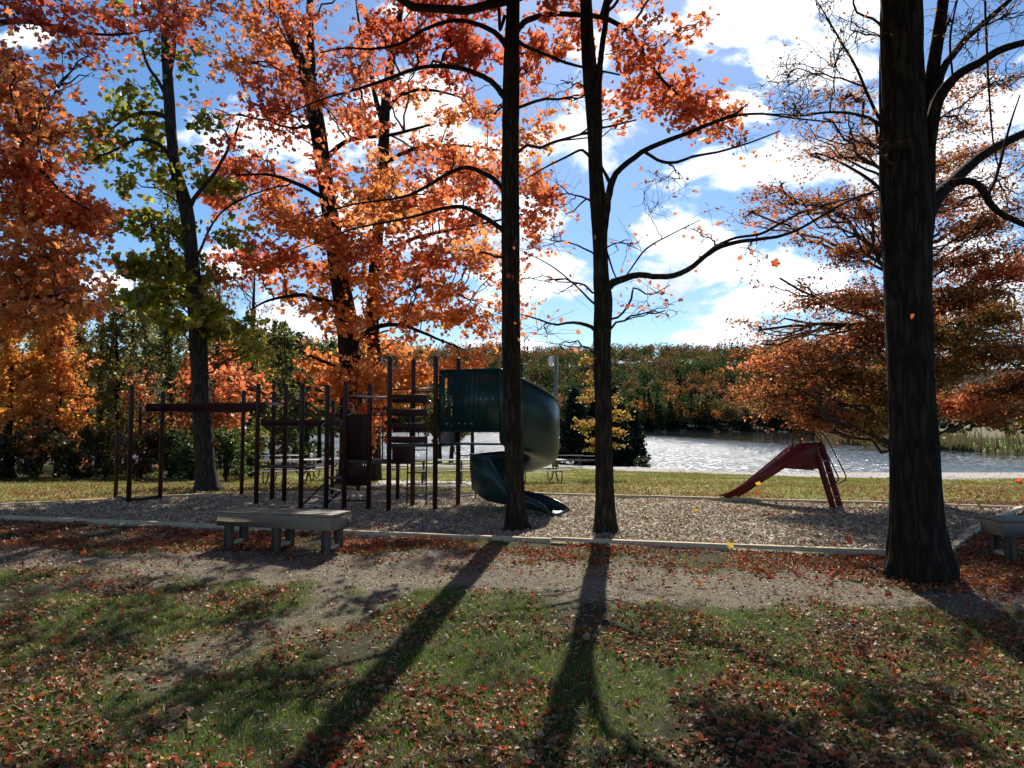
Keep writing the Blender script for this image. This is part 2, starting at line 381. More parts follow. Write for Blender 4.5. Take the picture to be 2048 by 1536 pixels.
# wood-chip bed inside the timber border
ns, ntt = 420, 90
fr_, bk_ = resample(FR, ns), resample(BK, ns)
T = np.linspace(0, 1, ntt)[:, None, None]; B = fr_[None] * (1 - T) + bk_[None] * T
bx, by = B[..., 0].ravel(), B[..., 1].ravel()
bz = .035 + (fbm(bx, by, .35, 31) - .5) * .05 + (fbm(bx, by, 2.5, 32) - .5) * .05
bn = fbm(bx, by, 1.2, 33)[:, None]
bc = np.array((.36, .30, .20)) * (.7 + .6 * bn)
I = np.arange(ns * ntt).reshape(ntt, ns); Fq = np.stack([I[:-1, :-1], I[:-1, 1:], I[1:, 1:], I[1:, :-1]], -1).reshape(-1, 4)
bed_off = height(bx, by)
struct(npmesh('wood_chip_bed', np.stack([bx, by, bz + np.maximum(bed_off, -.02)], 1), [Fq], M['mulch'], vcol=bc, smooth=True))
def bedz(x, y): return .035 + (fbm(x, y, .35, 31) - .5) * .05 + (fbm(x, y, 2.5, 32) - .5) * .05 + np.maximum(height(x, y), -.02)

# lake
m, n, o = newmat('lake_water')
c = ND(n, 'ShaderNodeTexCoord')
w1 = tex_noise(n, .9, 3, .6, c.outputs['Object'], (1, 1.6, 1)); w2 = tex_noise(n, 4.5, 3, .6, c.outputs['Object'], (1, 1.5, 1)); w3 = tex_noise(n, 18, 2, .5, c.outputs['Object'])
calm = tex_noise(n, .05, 2, .5, c.outputs['Object'], (.35, 1.6, 1))
hh = MATH(n, 'ADD', MATH(n, 'MULTIPLY', w1, .55), MATH(n, 'ADD', MATH(n, 'MULTIPLY', w2, .20), MATH(n, 'MULTIPLY', w3, .035)))
cm = ND(n, 'ShaderNodeMapRange'); cm.inputs['From Min'].default_value = .38; cm.inputs['From Max'].default_value = .5; cm.inputs['To Min'].default_value = .45; cm.inputs['To Max'].default_value = 1
LK(n, calm, cm.inputs['Value']); sx = ND(n, 'ShaderNodeSeparateXYZ'); LK(n, c.outputs['Object'], sx.inputs[0])
shel = ND(n, 'ShaderNodeMapRange'); shel.inputs['From Min'].default_value = 24; shel.inputs['From Max'].default_value = 48; shel.inputs['To Min'].default_value = 1; shel.inputs['To Max'].default_value = .12
LK(n, sx.outputs[0], shel.inputs['Value'])                      # calmer water in the lee of the right bank
rr_ = ND(n, 'ShaderNodeMapRange'); rr_.inputs['From Min'].default_value = 22; rr_.inputs['From Max'].default_value = 46; rr_.inputs['To Min'].default_value = .25; rr_.inputs['To Max'].default_value = .05
LK(n, sx.outputs[0], rr_.inputs['Value'])
pb = pbr(n, o, (.012, .02, .022), rr_.outputs[0], 0, .5, MATH(n, 'MULTIPLY', hh, MATH(n, 'MULTIPLY', cm.outputs[0], shel.outputs[0])), 1.0, 1.3); pb.inputs['IOR'].default_value = 1.33
# every wavelet a small tilted facet, so the sun breaks into glints
vo = ND(n, 'ShaderNodeTexVoronoi'); vo.inputs['Scale'].default_value = 3.2; vo.inputs['Randomness'].default_value = 1
vm = ND(n, 'ShaderNodeMapping'); vm.inputs['Scale'].default_value = (1, .8, 1); LK(n, c.outputs['Object'], vm.inputs[0]); LK(n, vm.outputs[0], vo.inputs['Vector'])
vs = ND(n, 'ShaderNodeVectorMath', operation='SUBTRACT'); LK(n, vo.outputs['Color'], vs.inputs[0]); vs.inputs[1].default_value = (.5, .5, .5)
vf = ND(n, 'ShaderNodeVectorMath', operation='SCALE'); LK(n, vs.outputs[0], vf.inputs[0]); LK(n, MATH(n, 'MULTIPLY', MATH(n, 'MULTIPLY', cm.outputs[0], shel.outputs[0]), .95), vf.inputs['Scale'])
vk = ND(n, 'ShaderNodeVectorMath', operation='MULTIPLY'); LK(n, vf.outputs[0], vk.inputs[0]); vk.inputs[1].default_value = (.8, 1, 0)
va = ND(n, 'ShaderNodeVectorMath', operation='ADD'); LK(n, vk.outputs[0], va.inputs[0]); va.inputs[1].default_value = (0, 0, 1)
vn = ND(n, 'ShaderNodeVectorMath', operation='NORMALIZE'); LK(n, va.outputs[0], vn.inputs[0])
bn_ = pb.inputs['Normal'].links[0].from_node; LK(n, vn.outputs[0], bn_.inputs['Normal']); bn_.inputs['Distance'].default_value = .35
rr_.inputs['To Min'].default_value = .29
WV = np.array([(-450, 40, LAKE), (330, 40, LAKE), (330, 400, LAKE), (-450, 400, LAKE)])
struct(npmesh('lake_water', WV, [[[0, 1, 2, 3]]], m))

# concrete pad under the picnic tables
m_conc = simple('concrete', (.38, .36, .33), (.5, .48, .44), 3, .9, .2)
cp = [G(735, 978), G(905, 979), G(1010, 972), G(1000, 966), G(760, 963)]
def slab(name, pts, th, mat):
    mb = MB(); A = np.array(pts, float); A[:, 2] += th; 
    z = A[:, 2].copy(); mb.prism(A - np.array([0, 0, .12 + th]), (0, 0, .12 + th)); return mb.build(name, mat)
struct(slab('concrete_pad', cp[::-1] if False else cp, .03, m_conc))

# ------------------------------------------------------------------ timber edging
M['timber'] = simple('weathered_timber', (.46, .37, .23), (.66, .55, .37), 5, .85, .2, .4, (1, 1, 1))
def edging(poly, label, w=.11, h=.125, L=2.44):
    p = resample(poly, max(2, int(np.linalg.norm(np.diff(poly, axis=0), axis=1).sum() / L) + 1))
    e = empty('timber_edging', (*p[len(p) // 2], 0), label, 'edging', 'timber edging around the wood chips')
    for i in range(len(p) - 1):
        a, b = p[i], p[i + 1]; d = (b - a) / np.linalg.norm(b - a) * .004; z = max(hz(*a), -.05) - .03
        mb = MB(); j = rng.normal(0, .006, 4)
        mb.beam((a[0] + d[0], a[1] + d[1] + j[0], z + h / 2 + j[1] * .7), (b[0] - d[0], b[1] - d[1] + j[2], z + h / 2 + j[3] * .7), w, h, .008); mb.build('timber', M['timber'], e)
edging(FR[1:], 'long pale timber edging in front of the wood chips, nearest the camera')
edging(BK[1:], 'thin timber edging along the far side of the wood chips')
edging(np.array([FR[-1] + (.10, .02), G(1965, 1042, .1)[:2], BK[-1] + (.05, -.06)]), 'short slanting timber edging at the right end of the wood chips, behind the right bench', .13)

# ------------------------------------------------------------------ scatter: leaves, grass, chips
MAPLE = np.array([(0, -.30), (.30, -.38), (.36, -.12), (.56, .02), (.52, .22), (.27, .24), (.18, .46), (0, .60), (-.18, .46), (-.27, .24), (-.52, .22), (-.56, .02), (-.36, -.12), (-.30, -.38)])
DRY = np.array([(0, -.34), (.34, -.30), (.50, .10), (.26, .22), (0, .58), (-.26, .22), (-.50, .10), (-.34, -.30)])
OVAL = np.array([(0, -.5), (.24, -.2), (.25, .12), (0, .55), (-.25, .12), (-.24, -.2)])
HEART = np.array([(0, -.36), (.30, -.42), (.46, -.12), (.34, .25), (0, .6), (-.34, .25), (-.46, -.12), (-.30, -.42)])
QUAD = np.array([(0, -.5), (.45, 0), (0, .5), (-.45, 0)])
def pal(cols, n, jit=.18):
    c = np.array(cols)[rng.integers(0, len(cols), n)]; d = np.array(cols)[rng.integers(0, len(cols), n)]; t = rng.random((n, 1)) * .5
    return np.clip((c * (1 - t) + d * t) * (1 + rng.normal(0, jit, (n, 1))), .004, .9)
def leaves(name, pos, nrm, size, cols, shape, mat, parent=None, curl=0.0, aspect=None):
    N = len(pos); nrm = nrm / (np.linalg.norm(nrm, axis=1)[:, None] + 1e-9)
    r = rng.normal(size=(N, 3)); u_ = np.cross(nrm, r); u_ /= np.linalg.norm(u_, axis=1)[:, None] + 1e-9; v_ = np.cross(nrm, u_)
    k = len(shape); sh = np.repeat(shape[None], N, 0).copy()
    if aspect is not None: sh[..., 0] *= aspect[:, None]
    size = np.asarray(size)[:, None, None]
    V = pos[:, None, :] + size * (sh[..., 0:1] * u_[:, None] + sh[..., 1:2] * v_[:, None])
    if curl:
        ca, cb = rng.uniform(-.4, 2.4, (N, 1)), rng.uniform(-.4, 1.6, (N, 1))
        cu = curl * (ca * np.abs(sh[..., 0]) ** 1.4 + cb * np.abs(sh[..., 1]) ** 1.4 + rng.uniform(-.12, .25, (N, k)))
        V = pos[:, None] + (V - pos[:, None]) * (1 - .25 * np.clip(cu, 0, 2))[..., None]
        V = V + (size[..., 0] * cu)[..., None] * nrm[:, None]
        V = np.concatenate([V, pos[:, None]], 1); base = (np.arange(N) * (k + 1))[:, None]
        a = np.arange(k); f = np.stack([np.full(k, k), a, (a + 1) % k], 1)
        Fc = (base[:, :, None] + f[None]).reshape(-1, 3); return npmesh(name, V.reshape(-1, 3), [Fc], mat, parent, fcol=np.repeat(cols, k, 0))
    fold = (rng.random((N, 1)) - .2) * .5                      # leaf blade folded along its midrib
    V = V + (size[..., 0] * fold * np.abs(sh[..., 0]))[..., None] * nrm[:, None]
    Fc = (np.arange(N) * k)[:, None] + np.arange(k)[None]
    return npmesh(name, V.reshape(-1, 3), [Fc], mat, parent, fcol=cols)
def scatter(den, x0, x1, y0, y1, dmax, clip=1.0, persp=None):
    n = int((x1 - x0) * (y1 - y0) * dmax); x = rng.uniform(x0, x1, n); y = rng.uniform(y0, y1, n)
    k = (np.abs(x) < y * .76 + 1.2) & (rng.random(n) * dmax < den(x, y)); return x[k], y[k]
RED = [(.40, .06, .022), (.30, .045, .02), (.46, .09, .028), (.26, .085, .03), (.40, .17, .06), (.30, .15, .07)]
BRN = [(.30, .17, .075), (.38, .25, .13), (.22, .12, .055), (.44, .31, .18), (.22, .08, .035)]
parts_x, parts_y = [], []
for (a, b, sc) in ((4.0, 12.5, 1.0), (12.5, 20, .8), (20, 46, .55)):
    x, y = scatter(lambda x, y: litter_den(x, y) * sc, -b * .76 - 1.2, b * .76 + 1.2, a, b, 900 * sc); parts_x.append(x); parts_y.append(y)
x = np.concatenate(parts_x); y = np.concatenate(parts_y); N = len(x)
z = np.where(in_bed(x, y), bedz(x, y), height(x, y)) + rng.uniform(.008, .035, N)
nr = np.stack([rng.normal(0, .5, N), rng.normal(0, .5, N), np.ones(N)], 1)
redness = fbm(x, y, 1.5, 41)[:, None] + .25 * (((y < fronty(x)) & (y > fronty(x) - 2.3)) | (x > 4))[:, None] + rng.normal(0, .18, (N, 1))
cols = np.where(redness > .52, pal(RED, N), pal(BRN, N))
bright = rng.random(N) < .035; cols[bright] = pal([(.62, .16, .04), (.65, .42, .07), (.6, .10, .04)], int(bright.sum()))
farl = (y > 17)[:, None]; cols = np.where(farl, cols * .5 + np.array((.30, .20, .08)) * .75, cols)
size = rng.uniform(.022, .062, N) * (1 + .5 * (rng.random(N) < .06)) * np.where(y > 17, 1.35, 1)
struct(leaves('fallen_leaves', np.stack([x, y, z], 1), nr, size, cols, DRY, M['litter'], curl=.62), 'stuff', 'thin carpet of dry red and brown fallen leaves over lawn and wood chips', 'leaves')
# thin slivers and stalks
x, y = scatter(lambda x, y: 150 + .45 * litter_den(x, y), -9, 9, 4.0, 10.5, 480); k = rng.random(len(x)) < .8; x, y = x[k], y[k]; N = len(x)
sl_ = np.array([(0, -.5), (.05, -.2), (.07, .2), (0, .5), (-.03, .2), (-.04, -.2)])
struct(leaves('leaf_fragments', np.stack([x, y, height(x, y) + rng.uniform(.01, .03, N)], 1), np.stack([rng.normal(0, .5, N), rng.normal(0, .5, N), np.ones(N)], 1), rng.uniform(.025, .09, N),
       pal([(.55, .44, .32), (.42, .30, .2), (.34, .18, .1), (.6, .5, .38)], N), sl_, M['litter'], curl=.3), 'stuff', 'pale leaf stalks and torn leaf bits in the near grass', 'leaves')
def grass_den(x, y):
    n = fbm(x, y, 1.1, 51); return 3600 * sst(.30, .54, n) * (1 - path_w(x, y)) * (y < fronty(x) - .15) * (1 - .75 * sst(2.2, .8, fronty(x) - y))
def blades(name, x, y, z, hmin, hmax, wid, palc, label):
    N = len(x); hgt = rng.uniform(hmin, hmax, N); a = rng.random(N) * 2 * math.pi; w = wid * (1 + rng.random(N))
    lean = rng.normal(0, .45, (N, 2)) * hgt[:, None]
    b0 = np.stack([x - np.cos(a) * w / 2, y - np.sin(a) * w / 2, z - .01], 1); b1 = np.stack([x + np.cos(a) * w / 2, y + np.sin(a) * w / 2, z - .01], 1)
    t = np.stack([x + lean[:, 0], y + lean[:, 1], z + hgt], 1)
    m1 = (b0 + b1) / 2 * .5 + t * .5; m1[:, 2] += hgt * .12; m2 = m1 - (b0 - b1) * .35
    V = np.stack([b0, b1, m2, t, m1], 1).reshape(-1, 3); Fc = (np.arange(N) * 5)[:, None] + np.arange(5)[None]
    return struct(npmesh(name, V, [Fc], M['grass'], fcol=pal(palc, N)), 'stuff', label, 'grass')
x, y = scatter(grass_den, -9, 9, 3.9, 11, 3700)
GR = [(.10, .22, .02), (.16, .30, .03), (.22, .32, .04), (.32, .32, .08), (.07, .15, .02)]
blades('grass', x, y, height(x, y), .018, .055, .004, GR, 'short patchy green grass between fallen leaves in the foreground')
x, y = scatter(lambda x, y: 260 * sst(.3, .55, fbm(x, y, 1.6, 52)) * (1 - gravel_w(x, y)) * ~in_bed(x, y) * (y > 16.5), -34, 34, 16, 44, 260)
blades('grass', x, y, height(x, y), .03, .08, .012, [(.20, .24, .04), (.28, .26, .06), (.14, .2, .03), (.34, .27, .09)], 'sunlit yellow green lawn between playground and lake')
x, y = scatter(lambda x, y: 1500 * in_bed(x, y) * sst(21, 11, y), -13, 13, 9.5, 20.5, 1500); N = len(x)
chip = np.array([(-.5, -.16), (.5, -.2), (.55, .12), (-.45, .2)])
struct(leaves('wood_chips', np.stack([x, y, bedz(x, y) + rng.uniform(0, .02, N)], 1), np.stack([rng.normal(0, .5, N), rng.normal(0, .5, N), np.ones(N)], 1), rng.uniform(.025, .07, N),
       pal([(.58, .49, .34), (.40, .33, .22), (.68, .58, .41), (.28, .225, .145)], N), chip, M['chip']), 'stuff', 'loose grey brown wood chips covering the playground bed', 'wood chips')
x, y = scatter(lambda x, y: 700 * path_w(x, y), -9, 9, 4.5, 11, 700); N = len(x)
struct(leaves('path_grit', np.stack([x, y, height(x, y) + rng.uniform(0, .008, N)], 1), np.stack([rng.normal(0, .4, N), rng.normal(0, .4, N), np.ones(N)], 1), rng.uniform(.008, .035, N),
       pal([(.26, .22, .165), (.17, .14, .10), (.34, .29, .22)], N), chip, M['chip']), 'stuff', 'grit and small chips scattered on the worn dirt path', 'grit')

# ------------------------------------------------------------------ trees
def batch_tubes(Pt, R, sides):
    Mn, n, _ = Pt.shape; T = np.gradient(Pt, axis=1); T /= np.linalg.norm(T, axis=2, keepdims=True) + 1e-9
    d = Pt[:, -1] - Pt[:, 0]; d /= np.linalg.norm(d, axis=1)[:, None] + 1e-9
    ref = np.where((np.abs(d[:, 2]) < .75)[:, None], np.array((0, 0, 1.)), np.array((0, 1., 0)))[:, None]
    U = np.cross(T, ref); U /= np.linalg.norm(U, axis=2, keepdims=True) + 1e-9; Vv = np.cross(T, U)
    a = np.arange(sides) * 2 * math.pi / sides
    ring = Pt[:, :, None] + R[:, :, None, None] * (np.cos(a)[None, None, :, None] * U[:, :, None] + np.sin(a)[None, None, :, None] * Vv[:, :, None])
    k = np.arange(sides); k2 = (k + 1) % sides; f = np.concatenate([np.stack([i * sides + k, i * sides + k2, (i + 1) * sides + k2, (i + 1) * sides + k], 1) for i in range(n - 1)])
    F_ = (np.arange(Mn) * n * sides)[:, None, None] + f[None]
    return ring.reshape(-1, 3), F_.reshape(-1, 4)
def bez(a, b, n, arch, wob):
    """a,b (M,3) -> (M,n,3) gently arched wandering twigs"""
    t = np.linspace(0, 1, n)[None, :, None]; d = b - a; L = np.linalg.norm(d, axis=1)[:, None]
    mid = (a + b) / 2 + rng.normal(0, .12, a.shape) * L; mid[:, 2] += (arch * L[:, 0])
    Pq = (1 - t) ** 2 * a[:, None] + 2 * t * (1 - t) * mid[:, None] + t * t * b[:, None]
    w = rng.normal(0, wob, Pq.shape) * L[:, None]; w[:, 0] = 0; w[:, -1] *= .3; return Pq + w
class Tree:
    def __init__(s, name, label, cat, base, mat='bark', group=None, twigmat='twig'):
        s.root = empty(name, base, label, cat, group); s.base = np.asarray(base, float); s.mat = mat; s.mul = 1.0; s.low = 1.2; s.wk = 1.0; s.trunkV = MB(); s.nodes = []; s.tw = []; s.lv = []; s.tmat = twigmat
    def stem(s, pts, Y, dY=0.0, seg=.12, sides=10, rough=.05, flare=0, ground=False):
        """pts: (px, py, width px) at depth Y (drifting by dY towards the tip)"""
        n = len(pts); W_ = []
        for i, q in enumerate(pts):
            yy = Y + dY * (i / max(n - 1, 1)) ** 1.0; p = P(q[0], q[1], yy); W_.append((*p, q[2] * s.wk / 2 * yy / F))
        s.world_stem(W_, seg, sides, rough, flare)
    def world_stem(s, W_, seg=.12, sides=10, rough=.05, flare=0, keep=True):
        W_ = np.array(W_, float); L = np.linalg.norm(np.diff(W_[:, :3], axis=0), axis=1).sum()
        if flare:                                               # run the foot below the ground and spread the roots
            f = W_[0].copy(); f[2] -= .25; W_ = np.vstack([f, W_])
        m = max(4, int(L / seg)); q = smooth_path(W_, m); pts, rad = q[:, :3], np.maximum(q[:, 3], .002)
        T = np.gradient(pts, axis=0); T /= np.linalg.norm(T, axis=1)[:, None]
        if sides <= 12: pts = pts + rng.normal(0, .06, pts.shape) * rad[:, None]
        u0 = np.cross(T[0], (0, 1, 0) if abs(T[0][2]) > .7 else (0, 0, 1)); V = []
        a = np.arange(sides) * 2 * math.pi / sides; off = rng.random() * 50
        zz = np.r_[0, np.cumsum(np.linalg.norm(np.diff(pts, axis=0), axis=1))]
        for i in range(m):
            u0 = u0 - T[i] * np.dot(u0, T[i]); u0 /= np.linalg.norm(u0) + 1e-9; v0 = np.cross(T[i], u0)
            nn = (noise2(np.cos(a) * 3.1 + off, np.sin(a) * 3.1 + zz[i] * .9, 1) - .5) * 2 * rough + (noise2(a * 5 + off, zz[i] * 2.2 + a * 0, 1.0) - .5) * rough
            nn = nn + (noise2(np.cos(a) * 9 + off, np.sin(a) * 9 + zz[i] * 3.5, 1) - .5) * rough * .8
            rr = rad[i] * (1 + nn)
            if flare:
                g = math.exp(-max(0, zz[i] - .25) / .20); rr = rr * (1 + flare * g * (.35 + .8 * np.maximum(0, np.cos(a * 4 + off)) ** 1.5 + .3 * np.cos(a * 7 + off)))
            V.append(pts[i] + rr[:, None] * (np.cos(a)[:, None] * u0 + np.sin(a)[:, None] * v0))
        V.append(pts[-1:]); k = np.arange(sides); k2 = (k + 1) % sides
        f = np.concatenate([np.stack([i * sides + k, i * sides + k2, (i + 1) * sides + k2, (i + 1) * sides + k], 1) for i in range(m - 1)])
        s.trunkV.add(np.concatenate(V), [f, np.stack([(m - 1) * sides + k, (m - 1) * sides + k2, np.full(sides, m * sides)], 1)])
        if keep: s.nodes += [(*p, r) for p, r in zip(pts[::2], rad[::2])]
    def twigs(s, a, b, r0, r1, n=5, sides=4, arch=.06, wob=.03):
        Pq = bez(a, b, n, arch, wob); R = np.linspace(0, 1, n)[None] * (r1 - r0)[:, None] + r0[:, None]; s.tw.append(batch_tubes(Pq, R, sides)); return Pq
    def foliage(s, c, R, n, lpt, cols, lsize=.14, shape=MAPLE, tl=(.3, .7), up=.55, nspread=.7, hang=.0, jit=.18, vis=True, minz=-99, flat=False):
        """grow one branch into the ellipsoid c,R, fork it, and hang leaves on its twigs"""
        c = np.asarray(c, float); R = np.asarray(R, float); nd = np.array(s.nodes)
        d = np.linalg.norm(nd[:, :3] - c, axis=1); cost = d + 1.2 * np.maximum(0, nd[:, 2] - c[2] + .3 * d) + 2 * (nd[:, 2] < s.base[2] + s.low) + .05 / (nd[:, 3] + .01) * .2 + 6 * (nd[:, 2] < minz)
        a = nd[np.argmin(cost)]; L = np.linalg.norm(c - a[:3])
        r0 = min(a[3] * .7, .012 + .010 * L)
        main = s.twigs(a[None, :3], c[None], np.array([r0]), np.array([r0 * .4]), 10, 6, rng.uniform(.02, .16), .02)[0]
        k = max(3, int(n / 5)); q = rng.normal(size=(k, 3)); q /= np.linalg.norm(q, axis=1)[:, None]
        q = c + q * R * rng.uniform(.35, .85, (k, 1)); si = rng.integers(4, 10, k); st = main[si]
        sub = s.twigs(st, q, np.full(k, r0 * .5), np.full(k, .005), 7, 4, .04, .03)
        q2 = rng.integers(0, k, n); st = sub[q2, rng.integers(2, 7, n)]
        dr = rng.normal(size=(n, 3)) * (R / R.max()) + (st - c) / (R + .01) * .45 * (R / R.max()); dr[:, 2] -= hang
        dr /= np.linalg.norm(dr, axis=1)[:, None]; ln = rng.uniform(*tl, n)[:, None]
        if flat: dr[:, 2] *= .3
        tw = s.twigs(st, st + dr * ln, np.full(n, .005), np.full(n, .0015), 5, 3, .02, .05)
        if lpt: lpt = max(1, round(lpt * s.mul))
        N = n * lpt; ti = np.repeat(np.arange(n), lpt); f = rng.uniform(.8, 4, N); i0 = np.minimum(f.astype(int), 3); fr = (f - i0)[:, None]
        pos = tw[ti, i0] * (1 - fr) + tw[ti, i0 + 1] * fr + rng.normal(0, .075, (N, 3)) * np.array((1, 1, .7))
        nr = rng.normal(0, nspread, (N, 3)); nr[:, 2] += up; sz = lsize * rng.uniform(.6, 1.15, N)
        s.lv.append((pos, nr, sz, pal(cols, N, jit), shape))
    def px(s, px, py, Y, rx, ry, n, lpt, cols, **k):
        c = P(px, py, Y); s.foliage(c, (rx * Y / F, k.pop('dep', .8) * rx * Y / F, ry * Y / F), n, lpt, cols, **k)
    def finish(s, leafname='crown', leafmat_='leaf', label=None, trunk='trunk'):
        s.trunkV.build(trunk, M[s.mat], s.root, smooth=True)
        if s.tw:
            V = []; Fs = []; k = 0
            for v_, f_ in s.tw: V.append(v_); Fs.append(f_ + k); k += len(v_)
            npmesh('branches', np.concatenate(V), [np.concatenate(Fs)], M[s.tmat], s.root, smooth=True)
        if s.lv:
            sh = s.lv[0][4]; o = leaves(leafname, np.concatenate([q[0] for q in s.lv]), np.concatenate([q[1] for q in s.lv]), np.concatenate([q[2] for q in s.lv]), np.concatenate([q[3] for q in s.lv]), sh, M[leafmat_], s.root)

def fill(T, x0, x1, y0, y1, Y, nb, cols, n, l, ls, shape=MAPLE):
    for i in range(nb): T.px(rng.uniform(x0, x1), rng.uniform(y0, y1), Y + rng.normal(0, 1.2), rng.uniform(45, 90), rng.uniform(16, 40), n, l, cols, lsize=ls, shape=shape, tl=(.5, 1.2), dep=1.2, nspread=.8)
ORANGE = [(.88, .32, .08), (.90, .40, .10), (.78, .22, .06), (.90, .34, .12)]
REDOR = [(.80, .22, .07), (.86, .30, .10), (.62, .14, .06), (.84, .26, .11)]
GOLD = [(.72, .32, .05), (.78, .42, .07), (.62, .22, .04)]
DKRED = [(.60, .13, .07), (.70, .18, .08), (.46, .09, .06), (.76, .22, .09)]
LIME = [(.40, .42, .05), (.26, .33, .04), (.50, .40, .06), (.18, .24, .035), (.38, .26, .05)]
RUST = [(.66, .26, .07), (.46, .16, .05), (.32, .09, .035), (.56, .26, .07), (.36, .10, .04), (.24, .08, .035)]
AMBER = [(.44, .25, .05), (.26, .22, .04), (.52, .20, .05), (.18, .17, .035), (.30, .10, .035)]
OLIVE = [(.20, .18, .04), (.30, .25, .05), (.14, .14, .03), (.36, .28, .06)]
GREEN = [(.06, .10, .025), (.09, .14, .03), (.05, .08, .02), (.12, .15, .035)]
BROWN = [(.20, .11, .05), (.28, .16, .06), (.15, .09, .045)]

# A: straight trunk left of centre, standing inside the timber edging
A = Tree('maple_tree', 'straight furrowed maple in front of the green spiral slide, touching the front timber edging', 'tree', G(1037, 1064), group='tall trees around the playground')
YA = G(1037, 1064)[1]; A.wk = .9
A.stem([(1037, 1066, 46), (1034, 1040, 42), (1030, 960, 39), (1027, 880, 41), (1025, 800, 41), (1022, 650, 41), (1021, 500, 41), (1021, 400, 40), (1021, 300, 38), (1022, 200, 37), (1024, 100, 33), (1027, 0, 30), (1030, -150, 26), (1034, -400, 14)], YA, seg=.05, sides=44, rough=.10, flare=.5)
A.stem([(1015, 200, 17), (1003, 186, 15), (985, 165, 13), (960, 150, 12), (925, 138, 11), (880, 132, 10), (830, 138, 9), (770, 160, 8), (700, 182, 6), (640, 200, 4), (570, 230, 3)], YA, 1.2)
A.stem([(1018, 100, 15), (1008, 85, 13), (985, 62, 12), (940, 44, 10), (900, 42, 9), (850, 58, 8), (800, 88, 7), (740, 98, 6), (690, 96, 4), (640, 105, 3)], YA, -.8)
A.stem([(1012, 382, 13), (1000, 370, 12), (975, 350, 11), (935, 335, 10), (900, 345, 9), (850, 375, 8), (800, 395, 6), (700, 410, 4), (620, 440, 3)], YA, .9)
A.stem([(1012, 470, 13), (1001, 456, 12), (965, 432, 11), (925, 414, 10), (880, 418, 8), (820, 435, 6), (700, 460, 4), (600, 500, 2)], YA, -.6)
A.stem([(1032, 64, 16), (1043, 50, 14), (1060, 38, 13), (1105, 28, 12), (1160, 30, 12), (1215, 38, 11), (1262, 68, 10), (1290, 112, 8), (1325, 160, 7), (1370, 200, 5), (1430, 240, 3)], YA, 1.0)
A.stem([(1034, 80, 11), (1050, 92, 9), (1090, 108, 8), (1130, 125, 7), (1170, 135, 6), (1240, 150, 4)], YA, -1.0)
A.stem([(1010, 30, 9), (1000, 60, 7), (998, 20, 8), (985, -40, 8), (950, -120, 7), (880, -200, 4)], YA, .5)
for (a, b, rx, ry, n, l, c) in [(1090, 110, 55, 40, 26, 12, REDOR), (1060, 150, 30, 30, 10, 9, REDOR), (1140, 70, 60, 35, 22, 10, REDOR), (1110, 20, 60, 22, 20, 10, REDOR), (1210, 110, 45, 50, 18, 10, REDOR), (1260, 160, 50, 40, 26, 12, REDOR),
        (1330, 190, 55, 40, 38, 12, REDOR), (1390, 215, 50, 35, 34, 12, REDOR), (1440, 235, 34, 24, 22, 11, REDOR), (1320, 110, 45, 30, 14, 8, REDOR), (1390, 50, 50, 20, 8, 7, REDOR), (1290, 50, 50, 26, 12, 8, REDOR), (1270, 240, 25, 30, 6, 7, REDOR), (1200, 190, 30, 25, 10, 8, REDOR),
        (905, 70, 80, 36, 40, 12, DKRED), (950, 120, 60, 40, 34, 12, DKRED), (900, 150, 60, 22, 20, 10, DKRED), (840, 20, 90, 30, 32, 12, DKRED), (980, 20, 30, 24, 10, 9, DKRED), (760, 60, 90, 40, 22, 10, DKRED), (820, 100, 60, 30, 18, 10, DKRED),
        (700, 400, 50, 25, 10, 8, REDOR), (720, 240, 80, 40, 22, 9, REDOR), (800, 330, 80, 40, 22, 9, ORANGE), (900, 290, 70, 30, 16, 8, REDOR), (780, 440, 80, 36, 24, 9, ORANGE), (880, 400, 70, 30, 20, 9, REDOR), (650, 330, 70, 40, 18, 8, REDOR), (920, 500, 60, 26, 16, 8, ORANGE), (800, 170, 70, 30, 16, 8, DKRED), (960, 350, 50, 24, 14, 9, REDOR), (970, 230, 30, 18, 6, 7, REDOR), (1110, -80, 150, 60, 60, 12, REDOR), (900, -110, 160, 60, 60, 12, DKRED), (1320, -60, 120, 50, 30, 10, REDOR)]:
    A.px(a, b, YA + (1.6 if a < 1000 else .6) + rng.normal(0, .7), rx, ry, n, l, c, lsize=.115, dep=1.3)
def sky_blocking_canopy(T, x, y, z0, z1, r, nb, cols, ls, shape=MAPLE, n=26, l=9):  # extra crown above the frame, unseen, added to block sky light
    for i in range(nb):
        a = rng.random() * 6.28; rr = r * math.sqrt(rng.random()); cx_, cy_ = x + rr * math.cos(a), y + rr * math.sin(a)
        z_ = rng.uniform(z0, z1) * (1 - .12 * rr / r); lo = CAMZ + max(cy_, .5) * .64 + 1.5
        z_ = max(z_, lo); T.foliage((cx_, cy_, z_), (1.5, 1.5, .7), n, l, cols, lsize=ls, shape=shape, tl=(.4, .9), minz=9.3 if YA > 5 and y < 9.5 else 9.3)
sky_blocking_canopy(A, -3, YA - 5.5, 9.3, 14, 7.5, 60, DKRED, .2, MAPLE, 26, 11)
A.finish()

